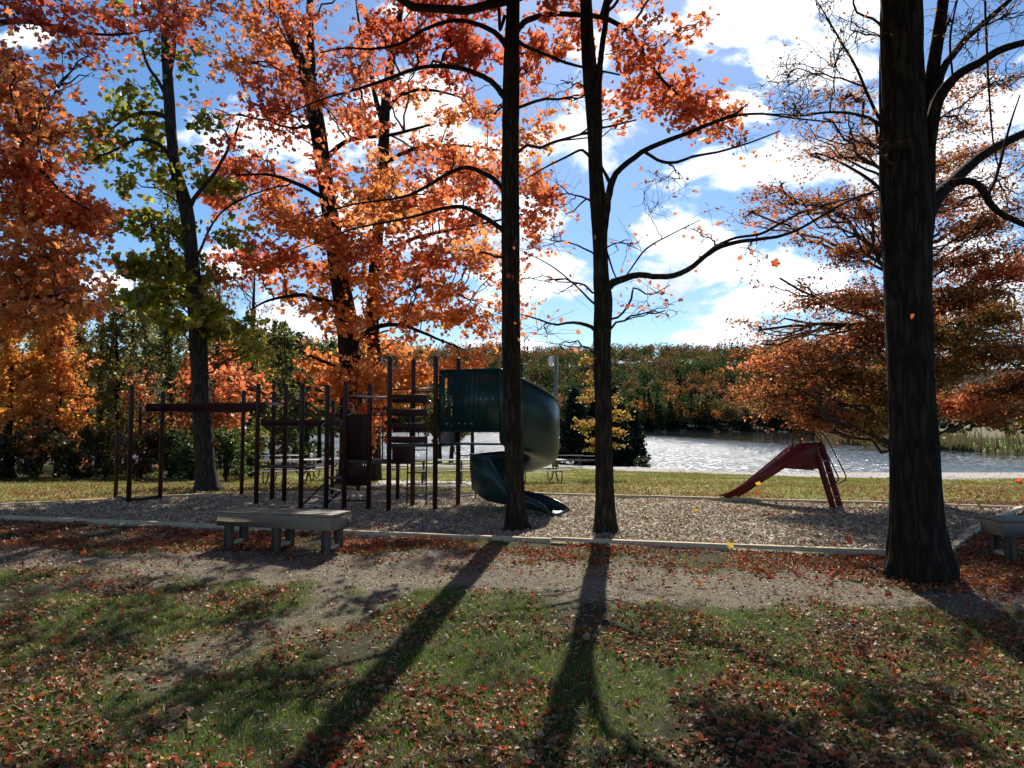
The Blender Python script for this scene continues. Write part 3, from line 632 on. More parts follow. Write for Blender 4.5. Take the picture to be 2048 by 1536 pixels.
# B: forked trunk at centre right
YB = G(1212, 1070)[1]
Bt = Tree('maple_tree', 'slender dark trunk with long leaning limbs, right of the spiral slide exit', 'tree', G(1212, 1070), group='tall trees around the playground')
Bt.wk = .9
Bt.stem([(1212, 1072, 48), (1211, 1040, 45), (1209, 960, 38), (1207, 850, 36), (1205, 750, 36), (1204, 680, 37), (1206, 600, 40), (1203, 560, 36), (1200, 480, 33), (1198, 420, 38), (1192, 350, 32), (1190, 280, 32), (1187, 200, 38), (1182, 160, 36), (1175, 80, 30), (1172, 0, 27), (1168, -150, 22), (1160, -350, 12)], YB, seg=.05, sides=44, rough=.13, flare=.45)
Bt.stem([(1192, 225, 20), (1196, 180, 17), (1200, 130, 14), (1206, 80, 13), (1213, 30, 12), (1220, -40, 10), (1240, -200, 6)], YB, -.5)
Bt.stem([(1206, 470, 20), (1211, 430, 19), (1215, 400, 18), (1222, 370, 16), (1235, 345, 14), (1262, 320, 13), (1290, 300, 12), (1330, 283, 11), (1370, 268, 10), (1410, 252, 9), (1440, 240, 8), (1470, 228, 6), (1490, 212, 3), (1500, 203, 2)], YB, -.8)
Bt.stem([(1222, 370, 10), (1212, 350, 8), (1204, 335, 6), (1200, 320, 4)], YB, 0)
Bt.stem([(1290, 304, 8), (1320, 322, 7), (1350, 325, 7), (1390, 312, 6), (1440, 303, 5), (1500, 285, 4), (1560, 262, 3)], YB, .8)
Bt.stem([(1440, 240, 6), (1480, 230, 6), (1530, 228, 5), (1600, 238, 4), (1690, 246, 2.5)], YB, -1.5)
Bt.stem([(1208, 580, 24), (1222, 568, 19), (1240, 560, 16), (1275, 550, 14), (1310, 553, 13), (1345, 552, 13), (1380, 537, 12), (1410, 512, 11), (1440, 494, 11), (1480, 483, 9), (1520, 478, 8), (1560, 472, 7), (1610, 452, 6), (1680, 410, 5), (1760, 378, 4)], YB, -1.6)
Bt.stem([(1405, 515, 7), (1430, 494, 7), (1470, 476, 6), (1520, 468, 6), (1560, 447, 6), (1620, 418, 4), (1720, 392, 3)], YB - .6, -.3)
Bt.stem([(1196, 668, 10), (1185, 655, 9), (1165, 648, 8), (1140, 645, 6), (1110, 650, 5), (1075, 638, 4), (1040, 628, 2)], YB, -.6, rough=.1)
Bt.stem([(1196, 612, 6), (1180, 600, 5), (1150, 570, 3.5), (1100, 530, 2.5), (1040, 500, 1.5)], YB, .6)
Bt.stem([(1186, 320, 9), (1172, 306, 7), (1160, 300, 6), (1130, 315, 5), (1090, 335, 4), (1050, 360, 2)], YB, -.8)
Bt.stem([(1210, 640, 6), (1240, 632, 5), (1262, 600, 5), (1268, 575, 4), (1300, 590, 3), (1340, 570, 2)], YB, .4)
Bt.stem([(1188, 405, 6), (1168, 398, 4), (1152, 420, 3), (1130, 428, 2)], YB, .3)
Bt.stem([(1212, 500, 5), (1240, 560, 3), (1290, 500, 4), (1340, 470, 3), (1400, 440, 2)], YB, .9)
for (a, b, rx, ry, n, l) in [(1300, 590, 70, 35, 16, 2), (1290, 420, 60, 50, 18, 0), (1360, 360, 60, 40, 16, 1), (1400, 470, 70, 40, 18, 1), (1090, 560, 70, 50, 16, 1), (1090, 660, 60, 30, 16, 1), (1110, 400, 50, 60, 14, 1), (1480, 280, 70, 30, 14, 2), (1330, 620, 60, 20, 10, 1),
        (1500, 500, 60, 25, 12, 1), (1560, 440, 70, 30, 14, 2), (1120, 160, 50, 80, 16, 1), (1260, 480, 50, 50, 14, 1), (1450, 220, 50, 30, 12, 4), (1100, 480, 50, 40, 14, 1), (1120, 690, 50, 20, 8, 1), (1150, -100, 120, 60, 40, 9), (1280, -120, 110, 60, 30, 9)]:
    Bt.px(a, b, YB + rng.normal(0, .4), rx, ry, n, l, REDOR, lsize=.085, dep=1.0, tl=(.3, .8))
sky_blocking_canopy(Bt, 2.5, YB - 4.5, 9.5, 15, 5.5, 34, REDOR, .17)
Bt.finish()

# C: the big trunk on the right
YC = 8.95
Ct = Tree('maple_tree', 'massive dark trunk at the right of the photo, limbs reaching right', 'tree', G(1838, 1138), 'bark_dark', group='tall trees around the playground')
Ct.wk = .87
Ct.stem([(1838, 1140, 132), (1835, 1100, 124), (1832, 1050, 112), (1831, 1000, 108), (1828, 900, 104), (1824, 800, 98), (1819, 700, 97), (1815, 600, 98), (1813, 500, 100), (1811, 420, 104), (1808, 350, 100), (1806, 250, 94), (1803, 150, 90), (1802, 50, 88), (1800, -60, 84), (1798, -250, 66), (1795, -500, 40)], YC, seg=.05, sides=72, rough=.075, flare=.26)
Ct.stem([(1840, 520, 44), (1848, 440, 46), (1854, 340, 36), (1858, 230, 32), (1866, 140, 30), (1878, 60, 26), (1888, -20, 24), (1900, -200, 16)], YC, .5, sides=20)
Ct.stem([(1835, 470, 50), (1855, 420, 44), (1878, 388, 34), (1900, 368, 28), (1925, 345, 25), (1960, 315, 22), (2000, 290, 20), (2060, 262, 18), (2150, 230, 12), (2300, 180, 6)], YC, 1.4, sides=16)
Ct.stem([(1902, 366, 18), (1940, 363, 17), (1965, 378, 17), (1982, 410, 15), (2010, 432, 14), (2060, 455, 12), (2150, 500, 8), (2260, 540, 4)], YC, -.6, sides=12)
Ct.stem([(1976, 390, 8), (1990, 360, 8), (2002, 320, 7), (2020, 250, 5), (2040, 190, 3)], YC, .6)
Ct.stem([(1858, 290, 30), (1872, 215, 26), (1890, 178, 24), (1920, 147, 20), (1960, 125, 18), (2000, 100, 17), (2060, 82, 14), (2150, 60, 9)], YC, -.8, sides=14)
Ct.stem([(1862, 240, 22), (1882, 150, 18), (1905, 110, 16), (1935, 75, 14), (1975, 40, 13), (2030, -10, 10), (2100, -80, 6)], YC, .9, sides=12)
Ct.stem([(1968, -60, 5), (1972, 60, 5), (1978, 180, 4.5), (1986, 280, 4), (1998, 340, 3)], YC, .0)
Ct.stem([(1905, 150, 5), (1900, 80, 5), (1912, 10, 4), (1930, -60, 3)], YC, .3)
Ct.stem([(1775, 262, 10), (1758, 235, 8), (1740, 200, 7), (1710, 130, 6), (1680, 80, 5), (1645, 20, 3), (1620, -20, 2)], YC, .8)
Ct.stem([(1775, 268, 10), (1755, 246, 9), (1720, 230, 7), (1660, 224, 6), (1600, 232, 5), (1560, 228, 3), (1490, 230, 2)], YC, -.5)
Ct.stem([(1780, 400, 11), (1766, 384, 10), (1740, 360, 8), (1700, 335, 6), (1660, 315, 4), (1630, 305, 3)], YC, .4)
Ct.stem([(1778, 70, 8), (1750, 40, 6), (1710, 20, 5), (1708, -40, 4)], YC, .4)
for (a, b, rx, ry, n, l) in [(1560, 150, 70, 50, 60, 1), (1600, 210, 70, 40, 50, 3), (1660, 110, 60, 70, 44, 1), (1700, 60, 50, 50, 26, 1), (1700, 270, 60, 30, 34, 3), (1640, 20, 50, 40, 24, 1), (1950, 60, 70, 60, 40, 1), (2000, 160, 60, 60, 40, 2), (2010, 380, 60, 60, 34, 4), (1940, 230, 60, 60, 36, 3), (2040, 20, 50, 50, 30, 1), (2040, 480, 50, 40, 20, 5), (1900, 30, 50, 50, 20, 1),
        (1700, -120, 160, 70, 60, 6), (2000, -150, 200, 90, 80, 6), (1820, -260, 200, 80, 80, 6)]:
    Ct.px(a, b, YC + rng.normal(0, .5), rx, ry, n, l, RUST, lsize=.055, shape=OVAL, dep=1.3, tl=(.25, .6))
Ct.world_stem([(4.5, 8.9, 11, .18), (2.5, 6, 12, .1), (0, 2, 12.5, .05)]); Ct.world_stem([(4.5, 8.6, 9, .2), (4, 4, 10.5, .14), (3.5, -1, 11, .07)]); sky_blocking_canopy(Ct, 3.0, 3.5, 8.5, 14, 8.5, 80, RUST, .2, OVAL, 26, 12); sky_blocking_canopy(Ct, 3, -3, 6, 12, 8, 50, RUST, .22, OVAL, 26, 12)  # unseen limbs and crown stretched behind the camera to cut sky fill
Ct.finish()

# beech behind the big trunk
YG = 15.5
Bg = Tree('beech_tree', 'beech with layered rust and gold leaves reaching over the lake, behind the massive right trunk', 'tree', (9.3, YG + .6, -.02), 'bark_grey', group=None)
Bg.mul = 1.7; Bg.low = 3.6
Bg.world_stem([(9.3, YG + .6, 0, .24), (9.25, YG + .6, 2, .2), (9.2, YG + .5, 5, .17), (9.15, YG + .5, 8, .13), (9.1, YG + .4, 11, .09), (9.1, YG + .4, 15, .03)], sides=16, rough=.04, flare=.4)
def lim(pts, Y, dY=0, **k): Bg.stem(pts, Y, dY, **k)
for (a, b, rx, ry, n, l, c) in [(1700, 190, 60, 30, 30, 6, RUST), (1640, 235, 70, 26, 36, 7, RUST), (1720, 300, 60, 40, 50, 10, RUST), (1620, 310, 60, 20, 18, 7, RUST), (1560, 380, 80, 26, 60, 9, RUST), (1500, 425, 45, 20, 26, 8, RUST), (1640, 400, 80, 30, 50, 9, RUST),
        (1720, 400, 50, 50, 60, 12, RUST), (1700, 500, 70, 40, 70, 13, RUST), (1600, 470, 70, 26, 26, 8, RUST), (1720, 590, 60, 40, 90, 14, RUST), (1640, 610, 70, 24, 70, 13, RUST), (1560, 560, 40, 14, 12, 7, RUST), (1700, 680, 80, 44, 150, 15, RUST), (1600, 705, 80, 30, 110, 14, RUST), (1520, 650, 34, 16, 22, 8, RUST), (1510, 725, 46, 26, 60, 12, REDOR),
        (1640, 760, 90, 36, 160, 15, AMBER), (1530, 785, 70, 28, 80, 13, RUST), (1720, 790, 70, 36, 130, 15, AMBER), (1620, 830, 70, 22, 80, 13, RUST), (1730, 845, 40, 18, 40, 12, AMBER),
        (1900, 330, 50, 36, 50, 11, RUST), (1980, 300, 70, 34, 56, 10, RUST), (1930, 250, 60, 26, 34, 9, RUST), (1910, 420, 50, 36, 60, 12, RUST), (1990, 440, 70, 34, 70, 12, RUST), (1930, 510, 70, 32, 80, 13, RUST), (2020, 540, 60, 34, 90, 13, REDOR), (1920, 600, 60, 34, 110, 14, RUST), (2000, 630, 70, 34, 130, 14, AMBER),
        (1910, 680, 60, 34, 120, 14, AMBER), (1990, 710, 80, 34, 150, 15, RUST), (1900, 750, 50, 30, 90, 14, AMBER), (2000, 780, 80, 30, 130, 14, RUST), (1930, 815, 60, 24, 90, 13, REDOR), (2030, 830, 40, 26, 50, 12, RUST), (1900, 180, 60, 26, 26, 8, RUST), (1990, 150, 70, 30, 28, 8, RUST),
        (1820, 640, 60, 60, 60, 12, RUST), (1820, 400, 60, 80, 50, 11, RUST), (1850, 760, 60, 50, 70, 13, AMBER), (2120, 500, 80, 160, 150, 13, RUST), (2120, 750, 80, 80, 120, 13, RUST)]:
    Bg.px(a, b, YG + rng.normal(0, .9), rx, ry, n, l, c, lsize=.08, shape=OVAL, dep=1.4, tl=(.35, .95), up=.7, nspread=.7, flat=True)
fill(Bg, 1640, 2060, 580, 840, YG + .5, 30, RUST + AMBER, 24, 9, .08, OVAL); fill(Bg, 1700, 2060, 330, 600, YG + .5, 18, RUST, 16, 6, .08, OVAL); fill(Bg, 1480, 1700, 690, 830, YG, 14, RUST, 20, 7, .08, OVAL)
Bg.finish()

# D: yellow-green leaved tree at left
YD = G(415, 983)[1]
D = Tree('basswood_tree', 'tall trunk with yellow green leaves behind the long overhead bar at left', 'tree', G(415, 983), 'bark_grey', group='tall trees around the playground')
D.mul = 1.4
D.stem([(416, 985, 46), (414, 970, 42), (412, 940, 38), (406, 860, 37), (401, 780, 34), (396, 680, 33), (390, 600, 30), (384, 520, 27), (376, 440, 27), (368, 400, 26), (352, 340, 22), (343, 270, 21), (338, 190, 21), (333, 120, 18), (328, 50, 15), (318, 0, 13), (305, -120, 9), (300, -260, 4)], YD, seg=.08, sides=28, rough=.06, flare=.5)
D.stem([(375, 420, 12), (390, 395, 9), (410, 370, 8), (430, 345, 7), (450, 310, 6), (470, 270, 5), (480, 240, 3)], YD, -.8)
D.stem([(340, 240, 10), (318, 228, 9), (290, 226, 8), (260, 232, 6), (220, 260, 4), (180, 290, 2)], YD, .6)
D.stem([(345, 320, 10), (325, 295, 9), (300, 282, 8), (270, 280, 6), (230, 300, 5), (180, 320, 3)], YD, -.9)
D.stem([(338, 150, 10), (345, 110, 10), (350, 60, 9), (350, 0, 8), (360, -100, 4)], YD, .2)
D.stem([(337, 200, 9), (315, 160, 7), (295, 130, 6), (280, 80, 4)], YD, -.6)
D.stem([(392, 520, 6), (430, 440, 4), (480, 400, 4), (560, 370, 2)], YD, .6)
for (a, b, rx, ry, n, l) in [(270, 170, 60, 40, 16, 6), (220, 200, 50, 30, 12, 5), (200, 265, 60, 34, 26, 7), (270, 235, 60, 34, 26, 7), (190, 310, 50, 24, 20, 7), (310, 290, 50, 30, 20, 7), (320, 360, 60, 40, 22, 6), (250, 370, 60, 30, 14, 6), (380, 220, 50, 40, 14, 5), (400, 130, 60, 50, 14, 5), (320, 110, 50, 40, 12, 5),
        (450, 370, 60, 30, 26, 7), (400, 330, 40, 40, 10, 5), (300, 450, 70, 40, 30, 8), (240, 440, 50, 26, 16, 7), (250, 540, 50, 34, 26, 9), (320, 530, 60, 40, 46, 10), (330, 590, 80, 34, 60, 11), (270, 600, 50, 26, 26, 9), (400, 560, 60, 40, 30, 8), (420, 620, 60, 30, 40, 9), (450, 665, 60, 20, 30, 8), (350, 640, 60, 20, 26, 8), (500, 700, 50, 20, 12, 6), (460, 480, 50, 40, 16, 6), (360, 470, 50, 40, 18, 7), (500, 640, 50, 30, 14, 6), (540, 690, 40, 30, 10, 6),
        (320, -60, 120, 60, 60, 8), (250, 20, 60, 40, 10, 6)]:
    D.px(a, b, YD + rng.normal(0, .6), rx, ry, n, l, LIME, lsize=.17, shape=HEART, up=.1, nspread=.8)
D.finish()

# E and E2: orange maples behind the play structure
YE = 23.0
E = Tree('maple_tree', 'large orange maple with thick trunk behind the middle of the play structure', 'tree', (*P(702, 900, YE)[:2], hz(*P(702, 900, YE)[:2])), 'bark_dark', group='orange maples beyond the playground')
gE = P(702, 900, YE); zE = hz(*gE[:2])
q = [(702, 950, 50), (702, 900, 46), (702, 800, 43), (700, 720, 43), (693, 640, 42), (680, 560, 38), (668, 480, 34), (656, 400, 32), (645, 320, 32), (632, 240, 32), (620, 180, 28), (600, 120, 22), (575, 50, 18), (550, -20, 14), (520, -150, 9), (500, -300, 5)]
W_ = [(gE[0], gE[1], zE, 52 / 2 * YE / F)] + [(*P(a, b, YE), w / 2 * YE / F) for a, b, w in q[1:]]
E.mul = .85
E.world_stem(W_, .1, 28, .06, .5)
E.stem([(626, 215, 22), (624, 170, 19), (622, 120, 18), (620, 40, 15), (622, -60, 12), (640, -250, 6)], YE, 1.0)
E.stem([(690, 640, 14), (670, 610, 12), (640, 600, 10), (600, 590, 8), (540, 600, 5), (500, 620, 3)], YE, -1.5)
E.stem([(668, 470, 12), (700, 430, 10), (760, 410, 8), (840, 400, 5), (900, 410, 3)], YE, -2)
E.stem([(645, 320, 12), (700, 280, 9), (780, 270, 7), (860, 250, 5)], YE, -1.5)
E.stem([(655, 400, 10), (600, 370, 8), (540, 350, 6), (470, 350, 3)], YE, -1.5)
E.stem([(700, 700, 12), (740, 660, 10), (800, 650, 8), (880, 680, 5), (930, 700, 3)], YE, -2)
E.stem([(698, 740, 10), (640, 720, 7), (600, 700, 5)], YE, 1)
for (a, b, rx, ry, n, l, c) in [(530, 90, 80, 50, 56, 13, ORANGE), (460, 120, 60, 40, 34, 12, ORANGE), (610, 60, 80, 40, 36, 11, REDOR), (560, 160, 80, 40, 40, 11, REDOR), (500, 215, 90, 30, 52, 12, DKRED), (590, 250, 60, 30, 26, 10, DKRED), (540, 20, 90, 30, 32, 11, REDOR), (470, 270, 50, 26, 14, 9, REDOR),
        (640, 190, 50, 40, 24, 10, REDOR), (700, 120, 60, 50, 26, 10, DKRED), (470, 340, 80, 26, 40, 12, REDOR), (560, 360, 80, 26, 36, 11, REDOR), (440, 410, 60, 34, 40, 12, REDOR), (540, 430, 80, 34, 60, 13, ORANGE), (620, 470, 80, 34, 60, 13, ORANGE), (470, 500, 70, 36, 52, 13, DKRED), (550, 520, 80, 34, 60, 13, REDOR), (650, 540, 70, 34, 56, 13, ORANGE),
        (720, 480, 80, 44, 76, 13, REDOR), (740, 400, 70, 34, 50, 12, ORANGE), (800, 440, 80, 40, 70, 13, REDOR), (730, 560, 70, 30, 50, 12, ORANGE), (640, 620, 60, 26, 40, 12, ORANGE), (700, 650, 70, 24, 44, 12, ORANGE), (580, 580, 60, 24, 24, 10, ORANGE),
        (640, 735, 50, 26, 50, 13, ORANGE), (720, 760, 70, 34, 90, 14, ORANGE), (660, 780, 40, 24, 40, 12, REDOR), (730, 830, 44, 40, 50, 13, REDOR), (740, 880, 30, 20, 18, 10, REDOR), (790, 780, 70, 34, 80, 13, ORANGE), (850, 750, 70, 30, 76, 13, ORANGE), (930, 740, 50, 22, 44, 12, ORANGE), (970, 730, 26, 14, 16, 10, REDOR),
        (480, 780, 50, 40, 40, 11, REDOR), (430, 760, 40, 30, 26, 10, REDOR), (560, -90, 160, 50, 50, 10, ORANGE), (700, -160, 150, 50, 40, 10, REDOR), (850, -110, 140, 40, 30, 10, REDOR)]:
    E.px(a, b, YE + rng.normal(-.6, 1.1), rx, ry, n, l, c, lsize=.155, dep=1.5, tl=(.5, 1.2), nspread=.8)
fill(E, 430, 860, -20, 640, YE - .6, 30, ORANGE + REDOR + DKRED, 12, 8, .15)
E.finish()
YE2 = 25.0
g2 = P(748, 900, YE2)
E2 = Tree('maple_tree', 'thinner orange maple right of the thick one, seen above the slatted climbing panel', 'tree', (*g2[:2], hz(*g2[:2])), 'bark_dark', group='orange maples beyond the playground')
E2.mul = .9
E2.world_stem([(g2[0], g2[1], hz(*g2[:2]), .27)] + [(*P(a, b, YE2), w / 2 * YE2 / F) for a, b, w in [(748, 800, 26), (748, 700, 26), (745, 640, 26), (748, 560, 24), (756, 460, 23), (762, 380, 23), (767, 300, 22), (770, 220, 20), (778, 150, 17), (792, 70, 13), (805, 0, 10), (815, -100, 7), (820, -240, 3)]], .12, 20, .05, .4)
E2.stem([(766, 250, 12), (750, 190, 10), (738, 130, 8), (720, 60, 6), (710, -20, 3)], YE2, .8)
E2.stem([(770, 230, 9), (800, 190, 8), (860, 180, 6), (940, 200, 3)], YE2, -1.5)
E2.stem([(765, 330, 9), (820, 300, 8), (900, 290, 5), (1000, 300, 3)], YE2, -1.5)
E2.stem([(752, 520, 9), (820, 480, 8), (900, 460, 6), (1000, 440, 4), (1080, 420, 2)], YE2, -1)
E2.stem([(748, 640, 9), (800, 590, 8), (870, 570, 6), (940, 600, 3)], YE2, -1)
for (a, b, rx, ry, n, l, c) in [(840, 200, 60, 18, 22, 10, GOLD + ORANGE), (900, 225, 70, 20, 30, 11, ORANGE), (970, 215, 50, 20, 24, 10, ORANGE), (700, 220, 50, 40, 18, 8, REDOR), (740, 90, 60, 50, 34, 10, REDOR), (800, 60, 50, 40, 24, 9, DKRED), (820, 290, 60, 30, 26, 10, REDOR), (900, 330, 70, 26, 44, 12, ORANGE),
        (860, 370, 70, 30, 44, 12, REDOR), (960, 380, 60, 34, 44, 12, REDOR), (1060, 260, 36, 40, 30, 11, ORANGE), (1070, 330, 50, 36, 44, 12, ORANGE), (1095, 395, 40, 30, 40, 12, REDOR), (1060, 450, 40, 30, 30, 11, REDOR), (1090, 480, 20, 16, 10, 8, REDOR), (920, 440, 70, 30, 46, 12, REDOR), (860, 500, 80, 30, 60, 13, REDOR), (960, 510, 50, 26, 24, 10, REDOR),
        (800, 540, 70, 30, 48, 12, REDOR), (880, 580, 70, 26, 50, 12, ORANGE), (810, 620, 80, 24, 54, 12, ORANGE), (900, 640, 60, 22, 40, 12, ORANGE), (950, 650, 34, 18, 18, 10, ORANGE), (760, 690, 70, 24, 40, 12, ORANGE), (1000, 340, 50, 30, 24, 10, ORANGE), (760, 300, 40, 60, 22, 9, REDOR), (1050, 190, 30, 26, 14, 9, REDOR), (780, 360, 60, 30, 30, 10, REDOR),
        (850, -60, 120, 50, 60, 11, REDOR), (760, -140, 120, 50, 50, 11, ORANGE)]:
    E2.px(a, b, YE2 + rng.normal(-1, 1.1), rx, ry, n, l, c, lsize=.155, dep=1.5, tl=(.5, 1.2), nspread=.8)
fill(E2, 740, 1020, 300, 680, YE2 - 1, 22, ORANGE + REDOR, 12, 8, .15)
E2.finish()

# F: orange maple leaning in from the left edge, nearer
YF = 14.5
gF = (P(-170, 900, YF)[0], YF)
Fm = Tree('maple_tree', 'dense orange red maple crown filling the upper left edge', 'tree', (*gF, hz(*gF)), 'bark_dark', group='orange maples beyond the playground')
Fm.mul = .9
Fm.world_stem([(gF[0], YF, 0, .28), (gF[0] + .1, YF, 2.5, .23), (gF[0] + .2, YF, 5, .2), (gF[0] + .3, YF, 8, .15), (gF[0] + .2, YF, 12, .06), (gF[0] + .2, YF, 15, .02)], .12, 20, .05, .5)
Fm.stem([(-160, 150, 22), (-80, 70, 16), (0, 46, 12), (70, 44, 9), (140, 60, 7), (220, 70, 5), (300, 60, 3)], YF, .8)
Fm.stem([(-160, 380, 20), (-60, 330, 14), (20, 300, 10), (70, 330, 8), (130, 390, 5), (180, 420, 3)], YF, -.5)
Fm.stem([(-160, 560, 18), (-60, 500, 12), (40, 470, 8), (120, 480, 5), (170, 500, 3)], YF, .8)
Fm.stem([(-160, 700, 16), (-60, 640, 10), (40, 600, 7), (120, 590, 4)], YF, -.8)
for (a, b, rx, ry, n, l, c) in [(50, 30, 70, 28, 30, 11, DKRED), (150, 60, 60, 30, 24, 10, DKRED), (240, 60, 70, 34, 28, 9, DKRED), (330, 60, 50, 40, 20, 9, DKRED), (390, 30, 50, 30, 16, 9, REDOR), (300, 10, 80, 24, 20, 9, DKRED), (180, 110, 50, 24, 12, 8, DKRED), (440, 20, 50, 30, 18, 9, REDOR),
        (30, 120, 60, 30, 44, 13, REDOR), (20, 190, 60, 34, 60, 13, ORANGE), (60, 260, 56, 34, 60, 13, ORANGE), (30, 330, 60, 34, 56, 13, REDOR), (90, 380, 70, 30, 66, 13, REDOR), (140, 430, 70, 28, 66, 13, REDOR), (40, 430, 60, 30, 50, 13, ORANGE), (190, 430, 40, 20, 22, 10, REDOR), (90, 490, 70, 26, 56, 12, ORANGE), (30, 530, 60, 28, 50, 13, ORANGE),
        (120, 550, 56, 20, 34, 12, REDOR), (60, 590, 70, 26, 50, 13, ORANGE), (140, 610, 50, 22, 34, 12, ORANGE), (30, 650, 60, 30, 46, 13, ORANGE), (-60, 300, 60, 120, 60, 12, ORANGE), (-60, 560, 60, 120, 60, 12, ORANGE), (90, 320, 30, 20, 10, 9, REDOR), (70, 190, 40, 24, 18, 10, DKRED),
        (60, -80, 180, 50, 40, 10, REDOR)]:
    Fm.px(a, b, YF + rng.normal(0, .7), rx, ry, n, l, c, lsize=.125, dep=1.5, tl=(.4, 1.0), nspread=.8)
fill(Fm, -20, 180, 100, 640, YF, 20, ORANGE + REDOR, 12, 8, .12)
Fm.finish()

# generic trees of the woods and shores
def wood_tree(name, label, cat, x, y, H, cr, cols, n, l, lsize, group, zlow=.25, mat='bark_dark', bare=0, shape=QUAD, tr=None, narrow=1.0, lean=None):
    z = hz(x, y); T = Tree(name, label, cat, (x, y, z), mat, group)
    tr = tr or .018 * H + .02; lx, ly = lean if lean is not None else rng.normal(0, .03 * H, 2)
    T.world_stem([(x, y, z, tr), (x + lx * .2, y + ly * .2, z + H * .25, tr * .8), (x + lx * .5, y + ly * .5, z + H * .55, tr * .55), (x + lx, y + ly, z + H * .97, .012)], .35, 8, .08, .3)
    T.mul = 1.5; n = int(n * 1.3)
    k = max(5, int(n / 14)); per = max(4, int(n / k))
    for i in range(k):
        f = (i + .5) / k; hz_ = z + H * (zlow + (1 - zlow) * f); wr = cr * narrow * (1.0 - .75 * max(0, f - .35) / .65) * (.75 + .5 * rng.random())
        a = rng.random() * 6.28; rr = wr * rng.uniform(.2, .75)
        T.foliage((x + lx * f + math.cos(a) * rr, y + ly * f + math.sin(a) * rr, hz_), (wr * .55, wr * .55, max(.35, H * .10)), per, l, cols, lsize=lsize, shape=shape, tl=(.3, .9), nspread=.8)
    T.finish(); return T
gl = 'trees and shrubs of the wood at left'
Q = [  # px, Y, height, crown radius, palette, twigs, leaves, leaf size, zlow, kind, label
    (20, 27, 7.2, 2.0, GOLD, 330, 11, .15, .1, 'golden maple at the far left edge of the wood, lowest leaves over the lawn'),
    (120, 27.5, 6.6, 1.9, GOLD + ORANGE, 330, 11, .15, .1, 'golden orange maple second from the left edge of the wood'),
    (185, 30, 5.2, 1.4, GOLD + LIME, 160, 10, .14, .12, 'yellow leaved sapling between the golden maples and the dark wood'),
    (60, 31, 9.5, 2.4, LIME + GOLD, 240, 10, .15, .3, 'yellow green tree rising behind the golden maples at far left'),
    (240, 31, 7.6, 1.5, OLIVE, 210, 9, .11, .12, 'olive brown thin leaved tree left of the two tall bar posts'),
    (300, 33, 8.6, 1.6, OLIVE, 230, 9, .11, .12, 'tallest olive thin leaved tree behind the end posts of the overhead bar'),
    (350, 31, 6.6, 1.4, OLIVE + GREEN, 170, 9, .12, .1, 'dull olive green tree just left of the yellow green trunk'),
    (285, 28, 4.0, 1.3, REDOR + BROWN, 90, 8, .13, .15, 'thin red sapling in the wood behind the paired posts'),
    (365, 29, 4.9, 1.1, REDOR + BROWN, 90, 9, .14, .4, 'small red orange maple touching the left side of the yellow green tree trunk'),
    (455, 29, 5.2, 1.5, ORANGE + REDOR + BROWN, 170, 9, .15, .25, 'small orange maple right of the yellow green tree trunk'),
    (500, 33, 6.8, 1.3, OLIVE, 130, 7, .12, .25, 'sparse olive tree over the end of the overhead bar'),
    (430, 36, 10.5, 2.0, BROWN + OLIVE, 150, 5, .12, .3, 'nearly bare brown tree rising behind the small orange maple'),
    (340, 38, 16.0, 2.6, [(.10, .17, .10), (.14, .20, .11), (.20, .24, .12)], 300, 8, .12, .35, 'tall grey green willow like tree beyond the wood at left'),
    (200, 40, 11.0, 2.0, BROWN, 140, 3, .11, .3, 'bare brown tree at the back of the wood, left of the tall grey green tree'),
    (260, 42, 12.0, 2.0, BROWN, 140, 3, .11, .3, 'bare slim tree at the back of the wood showing against blue sky'),
    (500, 37, 12.0, 2.4, BROWN, 170, 2, .12, .25, 'dark bare tree with spreading twigs left of the orange maples'),
    (150, 34, 8.0, 2.0, OLIVE + BROWN, 170, 8, .12, .2, 'brown olive tree behind the golden orange maple'),
    (-60, 28, 8.0, 2.4, ORANGE, 240, 10, .15, .15, 'orange maple half outside the left edge of the photo'),
]
for (px_, Y, H, cr, c, n, l, ls, zl, lab) in Q:
    if 'olive' in lab: n = int(n * 1.5); ls *= 1.15
    wood_tree('maple_tree' if 'maple' in lab else 'woodland_tree', lab, 'tree', (px_ - 1024) / F * Y, Y, H, cr, c, n, l, ls, gl, zl)
for i, (px_, Y, H, cr, c) in enumerate([(-150, 38, 9, 2.6, OLIVE), (-20, 42, 10, 2.8, BROWN + OLIVE), (80, 44, 9.5, 2.6, OLIVE), (160, 41, 9.5, 3, OLIVE + GREEN), (220, 45, 11.5, 3.4, OLIVE + BROWN), (300, 43, 11, 3.2, GREEN + OLIVE), (380, 44, 11.5, 3.4, BROWN + OLIVE), (440, 42, 9.5, 3, OLIVE + GREEN), (510, 45, 8.5, 2.6, OLIVE + BROWN), (570, 47, 9, 2.8, GREEN + OLIVE), (620, 70, 10, 3.5, GREEN), (700, 68, 9, 3.4, GREEN + OLIVE)]):
    wood_tree('woodland_tree', 'dull olive brown tree in the back row of the left wood, mostly hidden', 'tree', (px_ - 1024) / F * Y, Y, H, cr * 1.1, c, 250, 9, .23, 'back row trees of the wood at left', .06)
